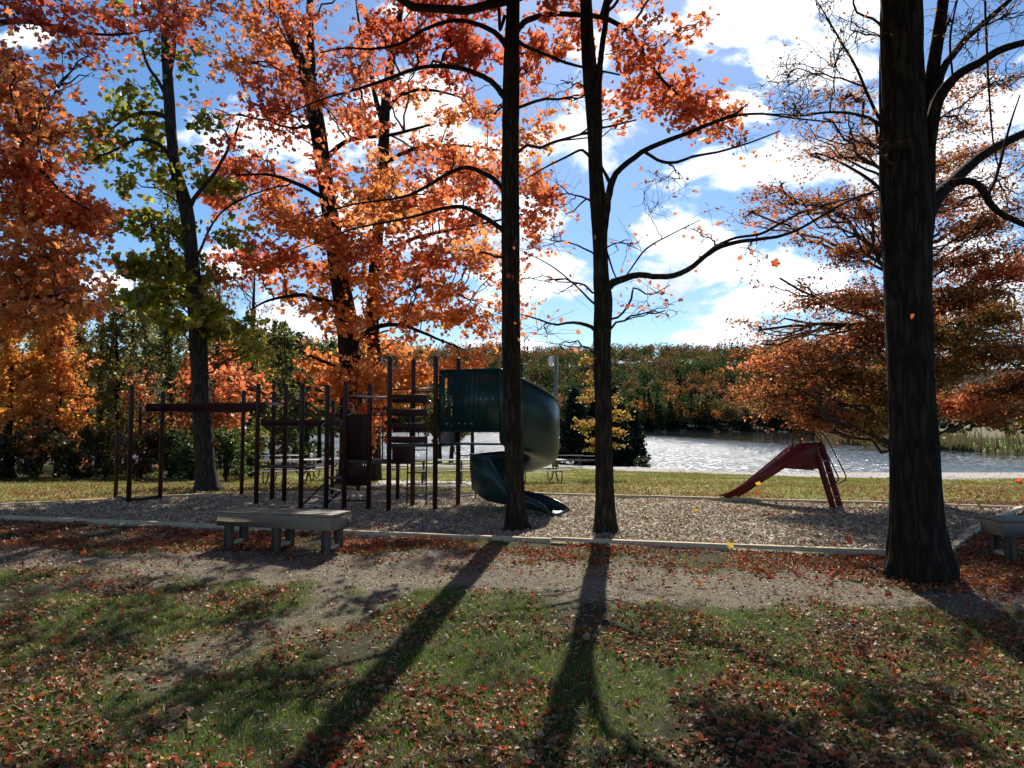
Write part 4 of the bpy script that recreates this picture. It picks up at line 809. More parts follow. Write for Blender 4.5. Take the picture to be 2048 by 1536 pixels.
def shrub(px_, Y, H, r, cols, n, l, ls, lab, group=None, name='shrub', cat='shrub'):
    x = (px_ - 1024) / F * Y; z = hz(x, Y); T = Tree(name, lab, cat, (x, Y, z), 'bark_dark', group)
    for i in range(5):
        a = rng.random() * 6.28; T.world_stem([(x, Y, z, .03), (x + math.cos(a) * r * .3, Y + math.sin(a) * r * .3, z + H * .5, .02), (x + math.cos(a) * r * .5, Y + math.sin(a) * r * .5, z + H * .8, .008)], .3, 5, .05)
    for i in range(max(4, n // 12)):
        a = rng.random() * 6.28; f = rng.random(); rr = r * .6 * rng.random()
        T.foliage((x + math.cos(a) * rr, Y + math.sin(a) * rr, z + H * (.15 + .7 * f)), (r * .55, r * .55, H * .22), 12, l, cols, lsize=ls, shape=QUAD, tl=(.2, .5))
    T.finish(trunk='stems', leafname='foliage')
DK = [(.05, .07, .02), (.08, .09, .025), (.10, .07, .03), (.04, .055, .018)]
for (px_, Y, H, r, c, lab) in [(10, 26, 1.9, 1.2, DK, 'dark low shrub at the far left edge of the lawn'), (80, 26.5, 2.2, 1.2, DK + BROWN, 'dark shrub below the golden orange maple'), (150, 26, 1.8, 1.1, DK, 'dark shrub left of the short end post'), (215, 27, 2.3, 1.2, DK + OLIVE, 'dark olive shrub behind the short end post'),
        (285, 26.5, 1.8, 1.1, DK + BROWN, 'dark brown shrub between the two tall bar posts'), (345, 27, 2.3, 1.1, DK, 'dark shrub right of the second tall bar post'), (385, 25.5, 1.7, .8, GREEN, 'green shrub hugging the left side of the yellow green tree'), (455, 25, 2.1, 1.0, GREEN, 'dense dark green bush right of the yellow green tree trunk'), (505, 27, 2.0, .7, GREEN + OLIVE, 'pale green bush beside the dense dark bush, at the wood corner'), (-60, 26, 2.2, 1.3, DK, 'dark shrub outside the golden maple, cut by the left edge')]:
    shrub(px_, Y, H, r, c, 150, 11, .13, lab, gl)
# trees at the near shore seen through the play structure
gs = 'dark trees on the near shore'
for (px_, Y, H, cr, c, lab) in [(545, 52, 9.5, 3.0, GREEN + OLIVE, 'dark shore tree leftmost of those against the water'), (575, 55, 10.5, 3.2, GREEN, 'dark shore tree behind the second row of posts at left'), (612, 54, 9.0, 3.0, GREEN + BROWN, 'thick stemmed shore tree between the posts'), (640, 56, 9.0, 2.8, GREEN, 'shore tree just left of the thick orange maple trunk'),
        (665, 50, 8.5, 2.6, GREEN + OLIVE, 'leaning shore tree beside the thick orange maple trunk'), (590, 62, 9.0, 3.0, GREEN, 'shore tree standing closest to the water at left'), (520, 46, 8.0, 2.4, OLIVE, 'olive shore tree at the corner of the left wood'), (880, 57, 5.2, 1.8, GREEN + BROWN, 'leaning shore tree seen left of the spiral slide'), (903, 59, 5.0, 1.6, GREEN, 'shore tree right of the leaning one, under the slide panel'), (945, 56, 5.5, 1.8, BROWN + GREEN, 'shore tree nearly hidden by the spiral slide')]:
    wood_tree('shore_tree', lab, 'tree', (px_ - 1024) / F * Y, Y, H, cr, c, 170, 9, .26, gs, .38 if H > 7 else .5, tr=.19, bare=1)
# conifers on the point
def conifer(px_, Y, H, r, cols, n, lab, group, zlow=.04, lsize=.3, name='conifer_tree'):
    x = (px_ - 1024) / F * Y; z = hz(x, Y); T = Tree(name, lab, 'tree', (x, Y, z), 'bark_dark', group)
    T.world_stem([(x, Y, z, .022 * H), (x, Y, z + H * .5, .012 * H), (x, Y, z + H, .01)], .5, 8, .04, .2)
    for i in range(n):
        f = rng.random() ** 1.25; h = zlow + (1 - zlow) * f; rr = r * (1 - f) ** .75 + .12; a = rng.random() * 6.28; d = rr * rng.uniform(.3, .8)
        T.foliage((x + math.cos(a) * d, Y + math.sin(a) * d, z + H * h - .1 * d), (rr * .42, rr * .42, H * .05), 9, 8, cols, lsize=lsize, shape=QUAD, tl=(.2, .6), nspread=.9)
    T.finish()
DG = [(.018, .035, .014), (.028, .048, .018), (.014, .026, .012)]
gc = 'dark cedars on the lake shore'
for (px_, Y, H, r, lab) in [(1150, 60, 6.4, 2.5, 'dark cedar left of the slender trunk, behind the light pole'), (1190, 63, 7.2, 2.8, 'tallest dark cedar, hidden behind the slender trunk'), (1230, 60, 7.4, 2.4, 'dark cedar just right of the slender trunk'), (1266, 62, 6.4, 1.9, 'shorter dark cedar right of the group, lowest branches over the water')]:
    conifer(px_, Y, H, r, DG, 190, lab, gc, .14)
x = (1040 - 1024) / F * 85
conifer(1036, 66, 10.6, 1.3, [(.05, .09, .04), (.07, .11, .05)], 60, 'slim ragged pine poking above the far hill, behind the straight furrowed trunk', None, .35, .26, 'pine_tree')
# sapling with yellow orange tiers
ys_ = 27.0; sx_ = (1203 - 1024) / F * ys_
T = Tree('maple_sapling', 'small sapling with tiers of yellow and orange leaves behind the slender trunk', 'sapling', (sx_, ys_, hz(sx_, ys_)), 'bark_grey')
zb = hz(sx_, ys_); T.world_stem([(sx_, ys_, zb, .05), (sx_ - .05, ys_, zb + 1.6, .04), (sx_ - .2, ys_, zb + 3.2, .025), (sx_ - .35, ys_, zb + 4.6, .01)], .2, 8)
for (a, b, rx, ry, n, l) in [(1172, 725, 14, 26, 14, 9), (1182, 760, 10, 24, 12, 9), (1176, 797, 22, 9, 14, 10), (1240, 795, 22, 9, 14, 10), (1232, 825, 34, 9, 24, 11), (1250, 832, 20, 6, 10, 9), (1165, 848, 28, 12, 28, 11), (1150, 855, 12, 6, 8, 8), (1235, 862, 24, 12, 22, 10), (1200, 880, 40, 14, 26, 9), (1180, 897, 20, 8, 8, 8), (1240, 893, 20, 8, 8, 8)]:
    T.px(a, b, ys_, rx, ry, n, l, [(.55, .30, .06), (.42, .36, .08), (.5, .20, .05), (.30, .28, .06)], lsize=.10, tl=(.12, .3), dep=1)
T.finish()
# right bank shrubs
gb = 'shrubs on the right bank of the lake'
for (px_, Y, H, r, c, lab) in [(1650, 190, 9, 7, DG + GREEN, 'dark bank shrub farthest left, above the red slide'), (1700, 165, 8, 6, DG, 'dark bank shrub with reeds below, right of the red slide hoops'), (1745, 150, 9, 6, OLIVE + GREEN, 'olive bank shrub touching the left side of the massive trunk'), (1900, 118, 6.0, 5, DG, 'dark bank shrub just right of the massive trunk'),
        (1960, 112, 5.5, 4.5, DK, 'low dark bank shrub above the reeds at right'), (2010, 110, 7.5, 5, OLIVE + GREEN, 'olive bank shrub behind the bright green grass'), (2060, 105, 7, 5, OLIVE, 'olive bank shrub at the right edge of the photo'), (1830, 135, 8, 6, GREEN, 'green bank shrub hidden behind the massive trunk')]:
    shrub(px_, Y, H, r, c, 190, 10, .75 if Y > 130 else .5, lab, gb)
shrub(1281, 55.5, 1.0, .55, DK, 60, 8, .16, 'small dark bush at the water edge beyond the lawn', None)
# reeds
N = 26000; yy = rng.uniform(70, 260, N); xx = np.interp(yy, RBY, RBX) + rng.exponential(3.0, N) - .8; zz = np.maximum(height(xx, yy), LAKE - .1)
keep_ = rng.random(N) < sst(.3, .6, noise2(xx, yy, 7, 77)) + .15; xx, yy, zz = xx[keep_], yy[keep_], zz[keep_]; N = len(xx); hgt = rng.uniform(.5, 1.9, N) * (.4 + 1.0 * noise2(xx, yy, 5, 78)); w = .05 + yy * .0006; ln = rng.normal(0, .25, N)
V = np.stack([np.stack([xx - w, yy, zz], 1), np.stack([xx + w, yy, zz], 1), np.stack([xx + ln, yy, zz + hgt], 1)], 1).reshape(-1, 3)
struct(npmesh('reeds', V, [(np.arange(N) * 3)[:, None] + np.arange(3)], M['grass'], fcol=pal([(.11, .09, .045), (.16, .12, .06), (.09, .09, .035)], N)), 'stuff', 'brown reeds and tall grass fringing the right bank of the lake', 'reeds')

# far wooded hill: one mass of crowns
cx, cy, cl, ch, cr_ = [], [], [], [], []
KC = {'g': [(.06, .11, .03), (.08, .14, .04), (.045, .08, .03)], 'o': [(.52, .18, .05), (.62, .26, .07)], 'b': [(.20, .12, .06), (.30, .17, .07)], 'y': [(.22, .2, .06), (.3, .24, .06)], 'd': [(.015, .028, .014), (.02, .035, .018)]}
posL, nrL, szL, coL, tv = [], [], [], [], []
ntree = 0
for i in range(4200):
    ang = rng.uniform(-.46, .60); d = rng.random() ** 1.2 * 190 + 1.0
    Y = np.interp(ang * 330, FSX, FSY); 
    if ang > .42: Y = Y - 30 * (ang - .42) / .2
    Y = Y + d; X = ang * Y; z = hz(X, Y); 
    if z < -1.4: continue
    front_ = d < 14; kind = rng.choice(list('gobydd' if front_ else 'ggoobbby'), p=None)
    nk = noise2(X, Y, 40, 61)
    if not front_: kind = rng.choice(list('gggbby')) if nk < .40 else rng.choice(list('goobbb')) if nk < .56 else rng.choice(list('obbbbgd'))
    H = rng.uniform(8, 18) * (1.1 if kind == 'd' else 1); R = H * (.22 if kind == 'd' else .36) * rng.uniform(.8, 1.2); nl = 170 if d < 60 else 110
    if kind == 'd':
        f = rng.random(nl); rr = R * (1 - f) * rng.random(nl) ** .5 + .2; a = rng.random(nl) * 6.28; p = np.stack([X + rr * np.cos(a), Y + rr * np.sin(a), z + f * H], 1)
    else:
        nb = 7; bc = rng.normal(0, 1, (nb, 3)); bc /= np.linalg.norm(bc, axis=1)[:, None]; bc = bc * np.array((R, R, H * .3)) * .62; bi = rng.integers(0, nb, nl)
        q = rng.normal(0, 1, (nl, 3)); q /= np.linalg.norm(q, axis=1)[:, None]; p = np.array((X, Y, z + H * .62)) + bc[bi] + q * R * .42 * rng.uniform(.6, 1, (nl, 1))
    posL.append(p); n_ = rng.normal(0, .8, (nl, 3)); n_[:, 2] += .4; nrL.append(n_); szL.append(rng.uniform(.6, 1.3, nl)); coL.append(pal(KC[kind], nl, .2) * rng.uniform(.75, 1.25))
    if d < 40: tv.append(((X, Y, z), H)); 
fw = leaves('far_woodland', np.concatenate(posL), np.concatenate(nrL), np.concatenate(szL), np.concatenate(coL), QUAD, M['leaf_far'])
struct(fw, 'stuff', 'wooded hill of dark green and rust trees across the lake', 'woods')
a_ = np.array([q[0] for q in tv]); b_ = a_ + np.array([(rng.normal(0, .4), 0, q[1] * .7) for q in tv]); Pq = np.stack([a_, (a_ + b_) / 2, b_], 1)
v_, f_ = batch_tubes(Pq, np.repeat(np.array([[.13, .1, .05]]), len(tv), 0), 5)
struct(npmesh('far_tree_stems', v_, [f_], M['bark_grey']), 'stuff', 'grey stems of the far trees at the water edge', 'woods')

# ------------------------------------------------------------------ play structure
M['brown'] = simple('brown_painted_steel', (.035, .012, .010), (.05, .018, .014), 4, .42, .25, .04)
M['deck'] = simple('deck_coating', (.06, .045, .04), (.09, .07, .06), 20, .5, .5, .1)
M['panel'] = simple('brown_plastic', (.045, .022, .017), (.06, .03, .023), 3, .5, .25, .05)
M['green'] = simple('green_plastic', (.006, .034, .029), (.010, .044, .038), 2, .33, .4, .03)
M['chrome'] = simple('bolt_steel', (.6, .6, .6), (.7, .7, .7), 5, .2, .5, .02, metal=1)
M['steelbar'] = simple('bare_steel_bar', (.30, .28, .27), (.42, .4, .38), 6, .3, .5, .05, metal=.8)
PS = empty('play_structure', (*G(737, 1020, 0)[:2], 0), 'brown steel climbing frame with decks, overhead ladders and green spiral slide', 'playground')
PB = {}
for k, (px_, by_, ty) in {'a': (231, 1001, 862), 'b': (257, 1008, 771), 'c': (320, 1000, 782), 'd': (483, 993, 780), 'e': (512, 1011, 767), 'f': (544, 1003, 782), 'g': (568, 1005, 768), 'h': (601, 1019, 766), 'i': (652, 1019, 769), 'j': (688, 1021, 762), 'k': (737, 1021, 767), 'l': (777, 1024, 712), 'm': (825, 1013, 717), 'n': (870, 1024, 710), 'o': (916, 1013, 715)}.items():
    g = G(px_, by_, 0.02); top = P(px_, ty, g[1])[2]; PB[k] = (g[0], g[1], top)
    mb = MB(); mb.post((g[0], g[1], -.1), top, .052 if k not in 'ad' else .048); mb.build('post', M['brown'], PS, smooth=True)
for px_, by_, ty in ((795, 1000, 925), (716, 985, 930), (664, 990, 800)):       # short rear supports
    g = G(px_, by_, .02); mb = MB(); mb.post((g[0], g[1], -.1), P(px_, ty, g[1])[2], .045); mb.build('post', M['brown'], PS, smooth=True)
def pt(k, z, dx=0, dy=0): return np.array((PB[k][0] + dx, PB[k][1] + dy, z))
def bar(a, b, r=.018, mat='brown', name='bar'):
    mb = MB(); mb.tube([a, (np.asarray(a) + np.asarray(b)) / 2, b], r, 10); return mb.build(name, M[mat], PS, smooth=True)
def ladder(p0, p1, q0, q1, rail_w, rail_h, nr_, name, inset=.35):
    """p0->p1 near rail, q0->q1 far rail"""
    p0, p1, q0, q1 = map(np.asarray, (p0, p1, q0, q1)); mb = MB()
    d = (p1 - p0) / np.linalg.norm(p1 - p0); e = (q1 - q0) / np.linalg.norm(q1 - q0)
    a0, a1, b0, b1 = p0 + d * inset, p1 - d * inset, q0 + e * inset, q1 - e * inset
    mb.beam(a0, a1, rail_w, rail_h, .012); mb.beam(b0, b1, rail_w, rail_h, .012)
    o = mb.build(name, M['brown'], PS)
    mb = MB()
    for t in np.linspace(.05, .95, nr_): mb.tube([a0 * (1 - t) + a1 * t, (a0 * (1 - t) + a1 * t + b0 * (1 - t) + b1 * t) / 2, b0 * (1 - t) + b1 * t], .016, 8)
    mb.build('rungs', M['brown'], o, smooth=True).location = (0, 0, 0)
    for s_, t_ in ((p0, a0), (p1, a1), (q0, b0), (q1, b1)): bar(s_ + (0, 0, .04), t_ + (0, 0, .04), .016, 'steelbar')
z1 = P(400, 816, 16.4)[2]
ladder(pt('b', z1), pt('e', z1 + .02, .50), pt('c', z1), pt('d', z1 + .02, .50), .05, .19, 12, 'overhead_ladder')
bar(pt('e', z1 + .1), pt('g', z1 + .1), .018, 'steelbar')
z2 = P(600, 846, 15.8)[2]
ladder(pt('e', z2), pt('j', z2), pt('f', z2, 0, .15), pt('j', z2, .28, 1.0), .05, .13, 9, 'overhead_ladder', .1)
bar(pt('d', z2 + .02), pt('e', z2 + .02), .016); bar(pt('f', z2 + .2), pt('g', z2 + .2), .014)
bar(pt('a', .12), pt('b', .12), .03); bar(pt('b', .10), pt('c', .10), .04)
# curved hand loops under the ladder ends
def arc(c, r, a0, a1, ax, rad=.012, mat='brown', name='hand_loop', par=None):
    t = np.linspace(a0, a1, 12); ax = np.asarray(ax, float); ax /= np.linalg.norm(ax); mb = MB()
    mb.tube([np.asarray(c) + ax * math.cos(q) * r + np.array((0, 0, 1)) * math.sin(q) * r for q in t], rad, 8); return mb.build(name, M[mat], par or PS, smooth=True)
arc(pt('e', z1 - .08), .12, math.pi, 2 * math.pi, (1, 0, 0)); arc(pt('f', z2 - .08), .12, math.pi, 2 * math.pi, (1, 0, 0))
arc(pt('i', z2 - .10), .11, 0, math.pi, (1, .2, 0), mat='steelbar')
# low stepping shelf and ramped step ladder at the left of the decks
def shelf(a, b, depth, th, name='step_shelf', mat='deck'):
    a = np.asarray(a, float); b = np.asarray(b, float); d = (b - a) / np.linalg.norm(b - a); nrm = np.array((-d[1], d[0], 0)); mb = MB()
    mb.box((a + b) / 2 + nrm * depth / 2, (np.linalg.norm(b - a), depth, th), np.array([d, nrm, (0, 0, 1)]), .01); return mb.build(name, M[mat], PS)
zs = P(560, 932, 16.2)[2]; shelf(pt('e', zs, .04, .1), pt('h', zs, 0, .3), .35, .05)
zs2 = P(670, 957, 15.0)[2]; shelf(pt('i', zs2, -.05, 0), pt('j', zs2), .62, .045)
for a, b in (((598, 1016), (655, 962)), ((640, 1019), (690, 975))):
    p = G(*a, .02); q = P(b[0], b[1], p[1] + .35); bar(p, q, .02)
mb = MB()
for t in (.12, .45, .8):
    a = G(598, 1016, .02) * (1 - t) + P(655, 962, G(598, 1016, .02)[1] + .35) * t; b = G(640, 1019, .02) * (1 - t) + P(690, 975, G(640, 1019, .02)[1] + .35) * t
    mb.beam(a, b + (.12, 0, 0), .12, .02, .004)
mb.build('ramp_steps', M['steelbar'], PS)
arc(pt('h', P(601, 940, 15)[2]), .11, math.pi, 2 * math.pi, (1, 0, 0)); arc(pt('i', P(652, 926, 15)[2], .1), .11, math.pi * .6, 2 * math.pi, (1, 0, 0))
# low deck between posts j, k, l
def quad_deck(c4, th, name):
    mb = MB(); A_ = np.array(c4, float); mb.prism(A_, (0, 0, -th)); return mb.build(name, M['deck'], PS)
zd1 = P(735, 921, PB['k'][1])[2]; sv = np.array((.30, 1.0, 0))
quad_deck([pt('j', zd1), pt('k', zd1), pt('l', zd1), pt('l', zd1) + sv, pt('j', zd1) + sv], .06, 'low_deck')
zd2 = P(820, 888, PB['l'][1])[2]
quad_deck([pt('l', zd2), pt('n', zd2), pt('o', zd2), pt('m', zd2)], .06, 'high_deck')
def vpanel(a, b, z0, z1_, th=.03, name='panel', mat='panel', par=None, bev=.006):
    a = np.asarray(a, float); b = np.asarray(b, float); mb = MB(); d = b - a; d[2] = 0; L = np.linalg.norm(d); d /= L
    mb.box(((a + b) / 2 * (1, 1, 0)) + (0, 0, (z0 + z1_) / 2), (L, th, z1_ - z0), np.array([d, (-d[1], d[0], 0), (0, 0, 1)]), bev); return mb.build(name, M[mat], par or PS)
Yk = PB['k'][1]
vpanel(pt('j', 0, .05, .03), pt('k', 0, .03, .03), P(0, 972, Yk)[2], P(0, 932, Yk)[2], name='lower_panel')
vpanel(pt('j', 0, .03, .02), pt('k', 0, -.03, .02), zd1 + .01, P(0, 831, Yk)[2], name='upright_panel')
for t in (.3, .62): bar(pt('j', zd1) * (1 - t) + pt('k', zd1) * t - (0, .03, 0), pt('j', zd1) * (1 - t) + pt('k', zd1) * t + (0, -.03, .95), .007)
Yl = PB['l'][1]
bar(pt('j', P(0, 791, Yk)[2], .07, -.02), pt('l', P(0, 796, Yl)[2]), .028, 'steelbar')            # bright sloping rail
bar(pt('k', P(0, 818, Yk)[2]), pt('l', P(0, 818, Yl)[2]), .014); bar(pt('j', P(0, 830, Yk)[2]), pt('l', P(0, 830, Yl)[2]), .016)
for i in range(5):
    x0 = .12 + .16 * i; a = pt('j', P(0, 794, Yk)[2], x0 + .1, .05); b = a + (.17, 0, -.30 * (1 if i % 1 == 0 else 0)); bar(a, b, .010)
    if i > 2: bar(b - (0, 0, 0), a + (.30, 0, -.04), .010)
arc(pt('j', P(0, 818, Yk)[2], .06, -.05), .13, -math.pi / 2, math.pi / 2, (1, 0, 0), .011, 'steelbar')
arc(pt('k', P(0, 826, Yk)[2], .12, -.02), .10, 0, math.pi, (1, 0, 0), .011)
for t in np.linspace(.1, .9, 6): bar(pt('k', zd1 + .92) * (1 - t) + pt('l', zd1 + .92) * t, pt('k', P(0, 818, Yk)[2]) * (1 - t) + pt('l', P(0, 818, Yl)[2]) * t, .008)
bar(pt('k', zd1, .06, -.02), pt('k', P(0, 831, Yk)[2], .03, -.02), .012); bar(pt('k', zd1 + .02, .28, 0), pt('k', P(0, 818, Yk)[2], .28, 0), .014)
bar(pt('j', P(0, 1001, Yk)[2]), pt('k', P(0, 1001, Yk)[2]), .018)
# slatted climbing barrier on the front of the high deck
for (ya, yb) in ((789, 806), (818, 832), (846, 860), (873, 886)):
    vpanel(pt('l', 0, .06, -.03), pt('n', 0, -.17, -.03), P(0, yb, Yl)[2], P(0, ya, Yl)[2], .035, 'slat_board', 'panel')
for k_ in (.45, .78): bar(pt('l', zd2) * (1 - k_) + pt('n', zd2) * k_, pt('l', P(0, 790, Yl)[2]) * (1 - k_) + pt('n', P(0, 790, Yl)[2]) * k_, .014)
bar(pt('l', P(0, 779, Yl)[2]), pt('n', P(0, 777, Yl)[2]), .016)
bar(pt('m', P(0, 779, Yl)[2]), pt('o', P(0, 779, Yl)[2]), .016)
for t in np.linspace(.12, .88, 5): bar(pt('m', zd2) * (1 - t) + pt('o', zd2) * t, pt('m', P(0, 779, Yl)[2]) * (1 - t) + pt('o', P(0, 779, Yl)[2]) * t, .010)
bar(pt('n', P(0, 800, Yl)[2], -.16, -.05), pt('n', P(0, 808, Yl)[2], -.03, -.05), .016, 'steelbar')
vpanel(pt('l', 0, .06, .02), pt('l', 0, .52, .02), P(0, 928, Yl)[2], P(0, 893, Yl)[2], .03, 'hanging_panel')
vpanel(pt('n', 0, .06, .3), pt('o', 0, -.03, .0), P(0, 892, Yl)[2], P(0, 862, Yl)[2], .03, 'hanging_panel')
# rung ladder down from the high deck
pa, pb_ = pt('m', 0, -.16, -.1), pt('m', 0, .0, -.5)
for px_, top in ((815, 888), (853, 888)):
    g = G(px_, 1012, .02); mb = MB(); mb.tube([(g[0] - .0, g[1] - .1, 0), (g[0], g[1] - .05, .7), (g[0], g[1], P(px_, top, g[1])[2])], .016, 8); mb.build('ladder_rail', M['brown'], PS, smooth=True)
ga, gb_ = G(815, 1012, .02), G(853, 1012, .02)
for z_ in (.25, .5, .75, 1.0, 1.25): bar((ga[0], ga[1] - .05, z_), (gb_[0], gb_[1] - .05, z_), .014, name='rung')
for px_ in (934, 947):                                           # hooped bars under the green panel
    pass
mb = MB(); c0 = pt('o', P(0, 893, 15.5)[2], -.05, .1); mb.tube([c0 + (-.05, 0, 0), c0 + (-.05, 0, -.12), c0 + (.02, 0, -.2), c0 + (.25, 0, -.22), c0 + (.36, 0, -.15), c0 + (.38, 0, .02)], .016, 8); mb.build('hand_loop', M['brown'], PS, smooth=True)

# green spiral slide: flat hooded entry panel, helical trough, flared exit
SL = PS
Yn = PB['n'][1]; RO, RI = .93, .22; HD = math.radians(-20)
eh = np.array((math.cos(HD), math.sin(HD), 0)); en = np.array((-eh[1], eh[0], 0))          # entry heading and its left side
O_ = np.array((PB['n'][0] + .07, Yn, 0)); LE = 1.33; C0 = O_ + eh * LE + en * RO; Xc, Yc_ = C0[0], C0[1]
zf0 = zd2 - .02; zpt = P(0, 741, Yn)[2]; zpb = P(0, 862, Yn)[2]; AX3 = np.array([eh, en, (0, 0, 1)])
def W3(a, b, z): return O_ + eh * a + en * b + np.array((0, 0, z))
def green_panel(off, wins):
    X0, X1 = 0, LE; mb = MB(); H0, H1 = zpb, zpt; th = .03
    cuts = sorted(set([X0, X1] + [w[0] for w in wins] + [w[1] for w in wins]))
    for a, b in zip(cuts[:-1], cuts[1:]):
        w = [w for w in wins if abs(w[0] - a) < 1e-6]
        if w:
            mb.box(W3((a + b) / 2, off, (H0 + w[0][2]) / 2), (b - a, th, w[0][2] - H0), AX3); mb.box(W3((a + b) / 2, off, (w[0][3] + H1) / 2), (b - a, th, H1 - w[0][3]), AX3)
        else: mb.box(W3((a + b) / 2, off, (H0 + H1) / 2), (b - a, th, H1 - H0), AX3)
    mb.beam(W3(X0, off, H1), W3(X1, off, H1), .06, .035, .01); mb.beam(W3(X0, off, H0), W3(X1, off, H0), .06, .035, .01)
    for xr in np.linspace(X0 + .3, X1 - .45, 6): mb.beam(W3(xr, off - .017, H0 + .12), W3(xr + .05, off - .017, H1 - .1), .022, .012, .004, up=(0, 1, 0))
    return mb.build('side_panel', M['green'], PS)
green_panel(0, [(.13, .19, zpb + .30, zpt - .16), (.26, .31, zpb + .22, zpt - .5)])
green_panel(.71, [(.2, .30, zpb + .35, zpt - .12)])
mb = MB(); mb.box(W3(LE / 2, .355, zf0 + .02), (LE, .70, .03), AX3); mb.build('slide_entry_floor', M['green'], PS)
mb = MB()
for bx_, bz_ in ((.04, .92), (.15, .40), (.20, .12), (.46, .12), (.60, .12), (.74, .12), (.92, .52), (1.06, .52), (1.2, .52)):
    p = W3(bx_, -.02, zpb + (zpt - zpb) * bz_); mb = MB(); mb.tube([p + en * .02, p, p - en * .014], [.018, .018, .008], 10); mb.build('bolt', M['chrome'], PS, smooth=True)
A0 = -110; A1 = 229
th_ = np.radians(np.linspace(A0, A1, 90)); prof_n = 11; V = []
for i, t in enumerate(th_):
    f = i / (len(th_) - 1); zf = zf0 + (.24 - zf0) * (f ** .95); ang = math.degrees(t)
    ho = np.interp(ang, [-110, -50, -20, 5, 30, 60, 100, 150, 195, 229], [zpt - zf0, 1.32, 1.22, 1.02, .80, .62, .54, .66, .84, .88]); hi = np.interp(ang, [-110, 0, 285], [.5, .30, .24])
    ro = RO
    prof = [(RI, hi), (RI + .015, hi * .6), (RI + .05, .10), (RI + .13, .02), (RI + .25, 0), ((RI + ro) / 2, -.01), (ro - .24, 0), (ro - .12, .03), (ro - .03, .12), (ro + .01, ho * .6), (ro + .01, ho)]
    V += [(Xc + r * math.cos(t), Yc_ + r * math.sin(t), zf + h) for r, h in prof]
tl = th_[-1]; dxy = np.array((-math.sin(tl), math.cos(tl)))
for j in range(1, 13):
    s_ = j / 12; L_ = 1.62 * s_; zf = .24 - .13 * s_; hw = (.88 - .50 * float(sst(0, .45, s_))) * (1 - s_) ** .5 + .05; k_ = 1 - .12 * s_; rm = (RI + RO) / 2
    for r, h in [(RI, min(hw * .8, .24)), (RI + .015, min(.2, hw * .5)), (RI + .05, .08 * (1 - s_ * .4)), (RI + .13, .02), (RI + .25, 0), (rm, -.01), (RO - .24, 0), (RO - .12, .03), (RO - .03, .10 * (1 - s_ * .4)), (RO + .01, hw * .6), (RO + .01, hw)]:
        r2 = rm + (r - rm) * k_; V.append((Xc + r2 * math.cos(tl) + dxy[0] * L_, Yc_ + r2 * math.sin(tl) + dxy[1] * L_, zf + h))
V = np.array(V); rows = len(V) // prof_n; I = np.arange(rows * prof_n).reshape(rows, prof_n)
Fq = np.stack([I[:-1, :-1], I[:-1, 1:], I[1:, 1:], I[1:, :-1]], -1).reshape(-1, 4)
tr_ = npmesh('spiral_slide', V, [Fq], M['green'], PS, smooth=True); so = tr_.modifiers.new('thick', 'SOLIDIFY'); so.thickness = .025; so.offset = 0
mb = MB(); mb.tube(V.reshape(rows, prof_n, 3)[:, -1], .024, 8); mb.tube(V.reshape(rows, prof_n, 3)[:, 0], .02, 8); mb.build('slide_rim', M['green'], PS, smooth=True)
mb = MB(); mb.tube([(Xc, Yc_, -.1), (Xc, Yc_, .7), (Xc, Yc_, zf0 + .3)], .05, 12); mb.build('slide_post', M['brown'], PS, smooth=True)
for (a, b) in (((1004, 1010), -.55), ((948, 1000), .1)):
    g = G(*a, .02); bar((g[0], g[1] + .4, -.05), (g[0] + .1, g[1] + .5, .75), .02, name='support_leg')

# ------------------------------------------------------------------ red slide
M['red'] = simple('red_painted_steel', (.10, .010, .012), (.15, .016, .017), 3, .42, .5, .05)
exit_ = G(1446, 1002, .0); foot = G(1680, 1019, .0); ax = foot[:2] - exit_[:2]; LS = np.linalg.norm(ax); ang = math.atan2(ax[1], ax[0])
RS = empty('playground_slide', (exit_[0], exit_[1], .02), 'small red metal slide with ladder and hoop handrails on the wood chips', 'slide', rz=ang, absolute=False)
w2 = .24; k = LS / 2.6; zp = P(1620, 889, foot[1] + .25)[2] - .02
prof = [(0, .13), (.12, .13), (.3, .17), (.55, .33), (1.7 * k, zp - .12), (1.78 * k, zp - .06), (2.18 * k, zp - .06)]
mb = MB()
A_ = np.array([[(x_, s_ * w2, z_) for x_, z_ in prof] for s_ in (-1, 1)]); n_ = len(prof)
mb.add(A_.reshape(-1, 3), [[[i, i + 1, n_ + i + 1, n_ + i] for i in range(n_ - 1)]]); bed_ = mb.build('chute', M['steelbar'], RS); bed_.modifiers.new('t', 'SOLIDIFY').thickness = .01
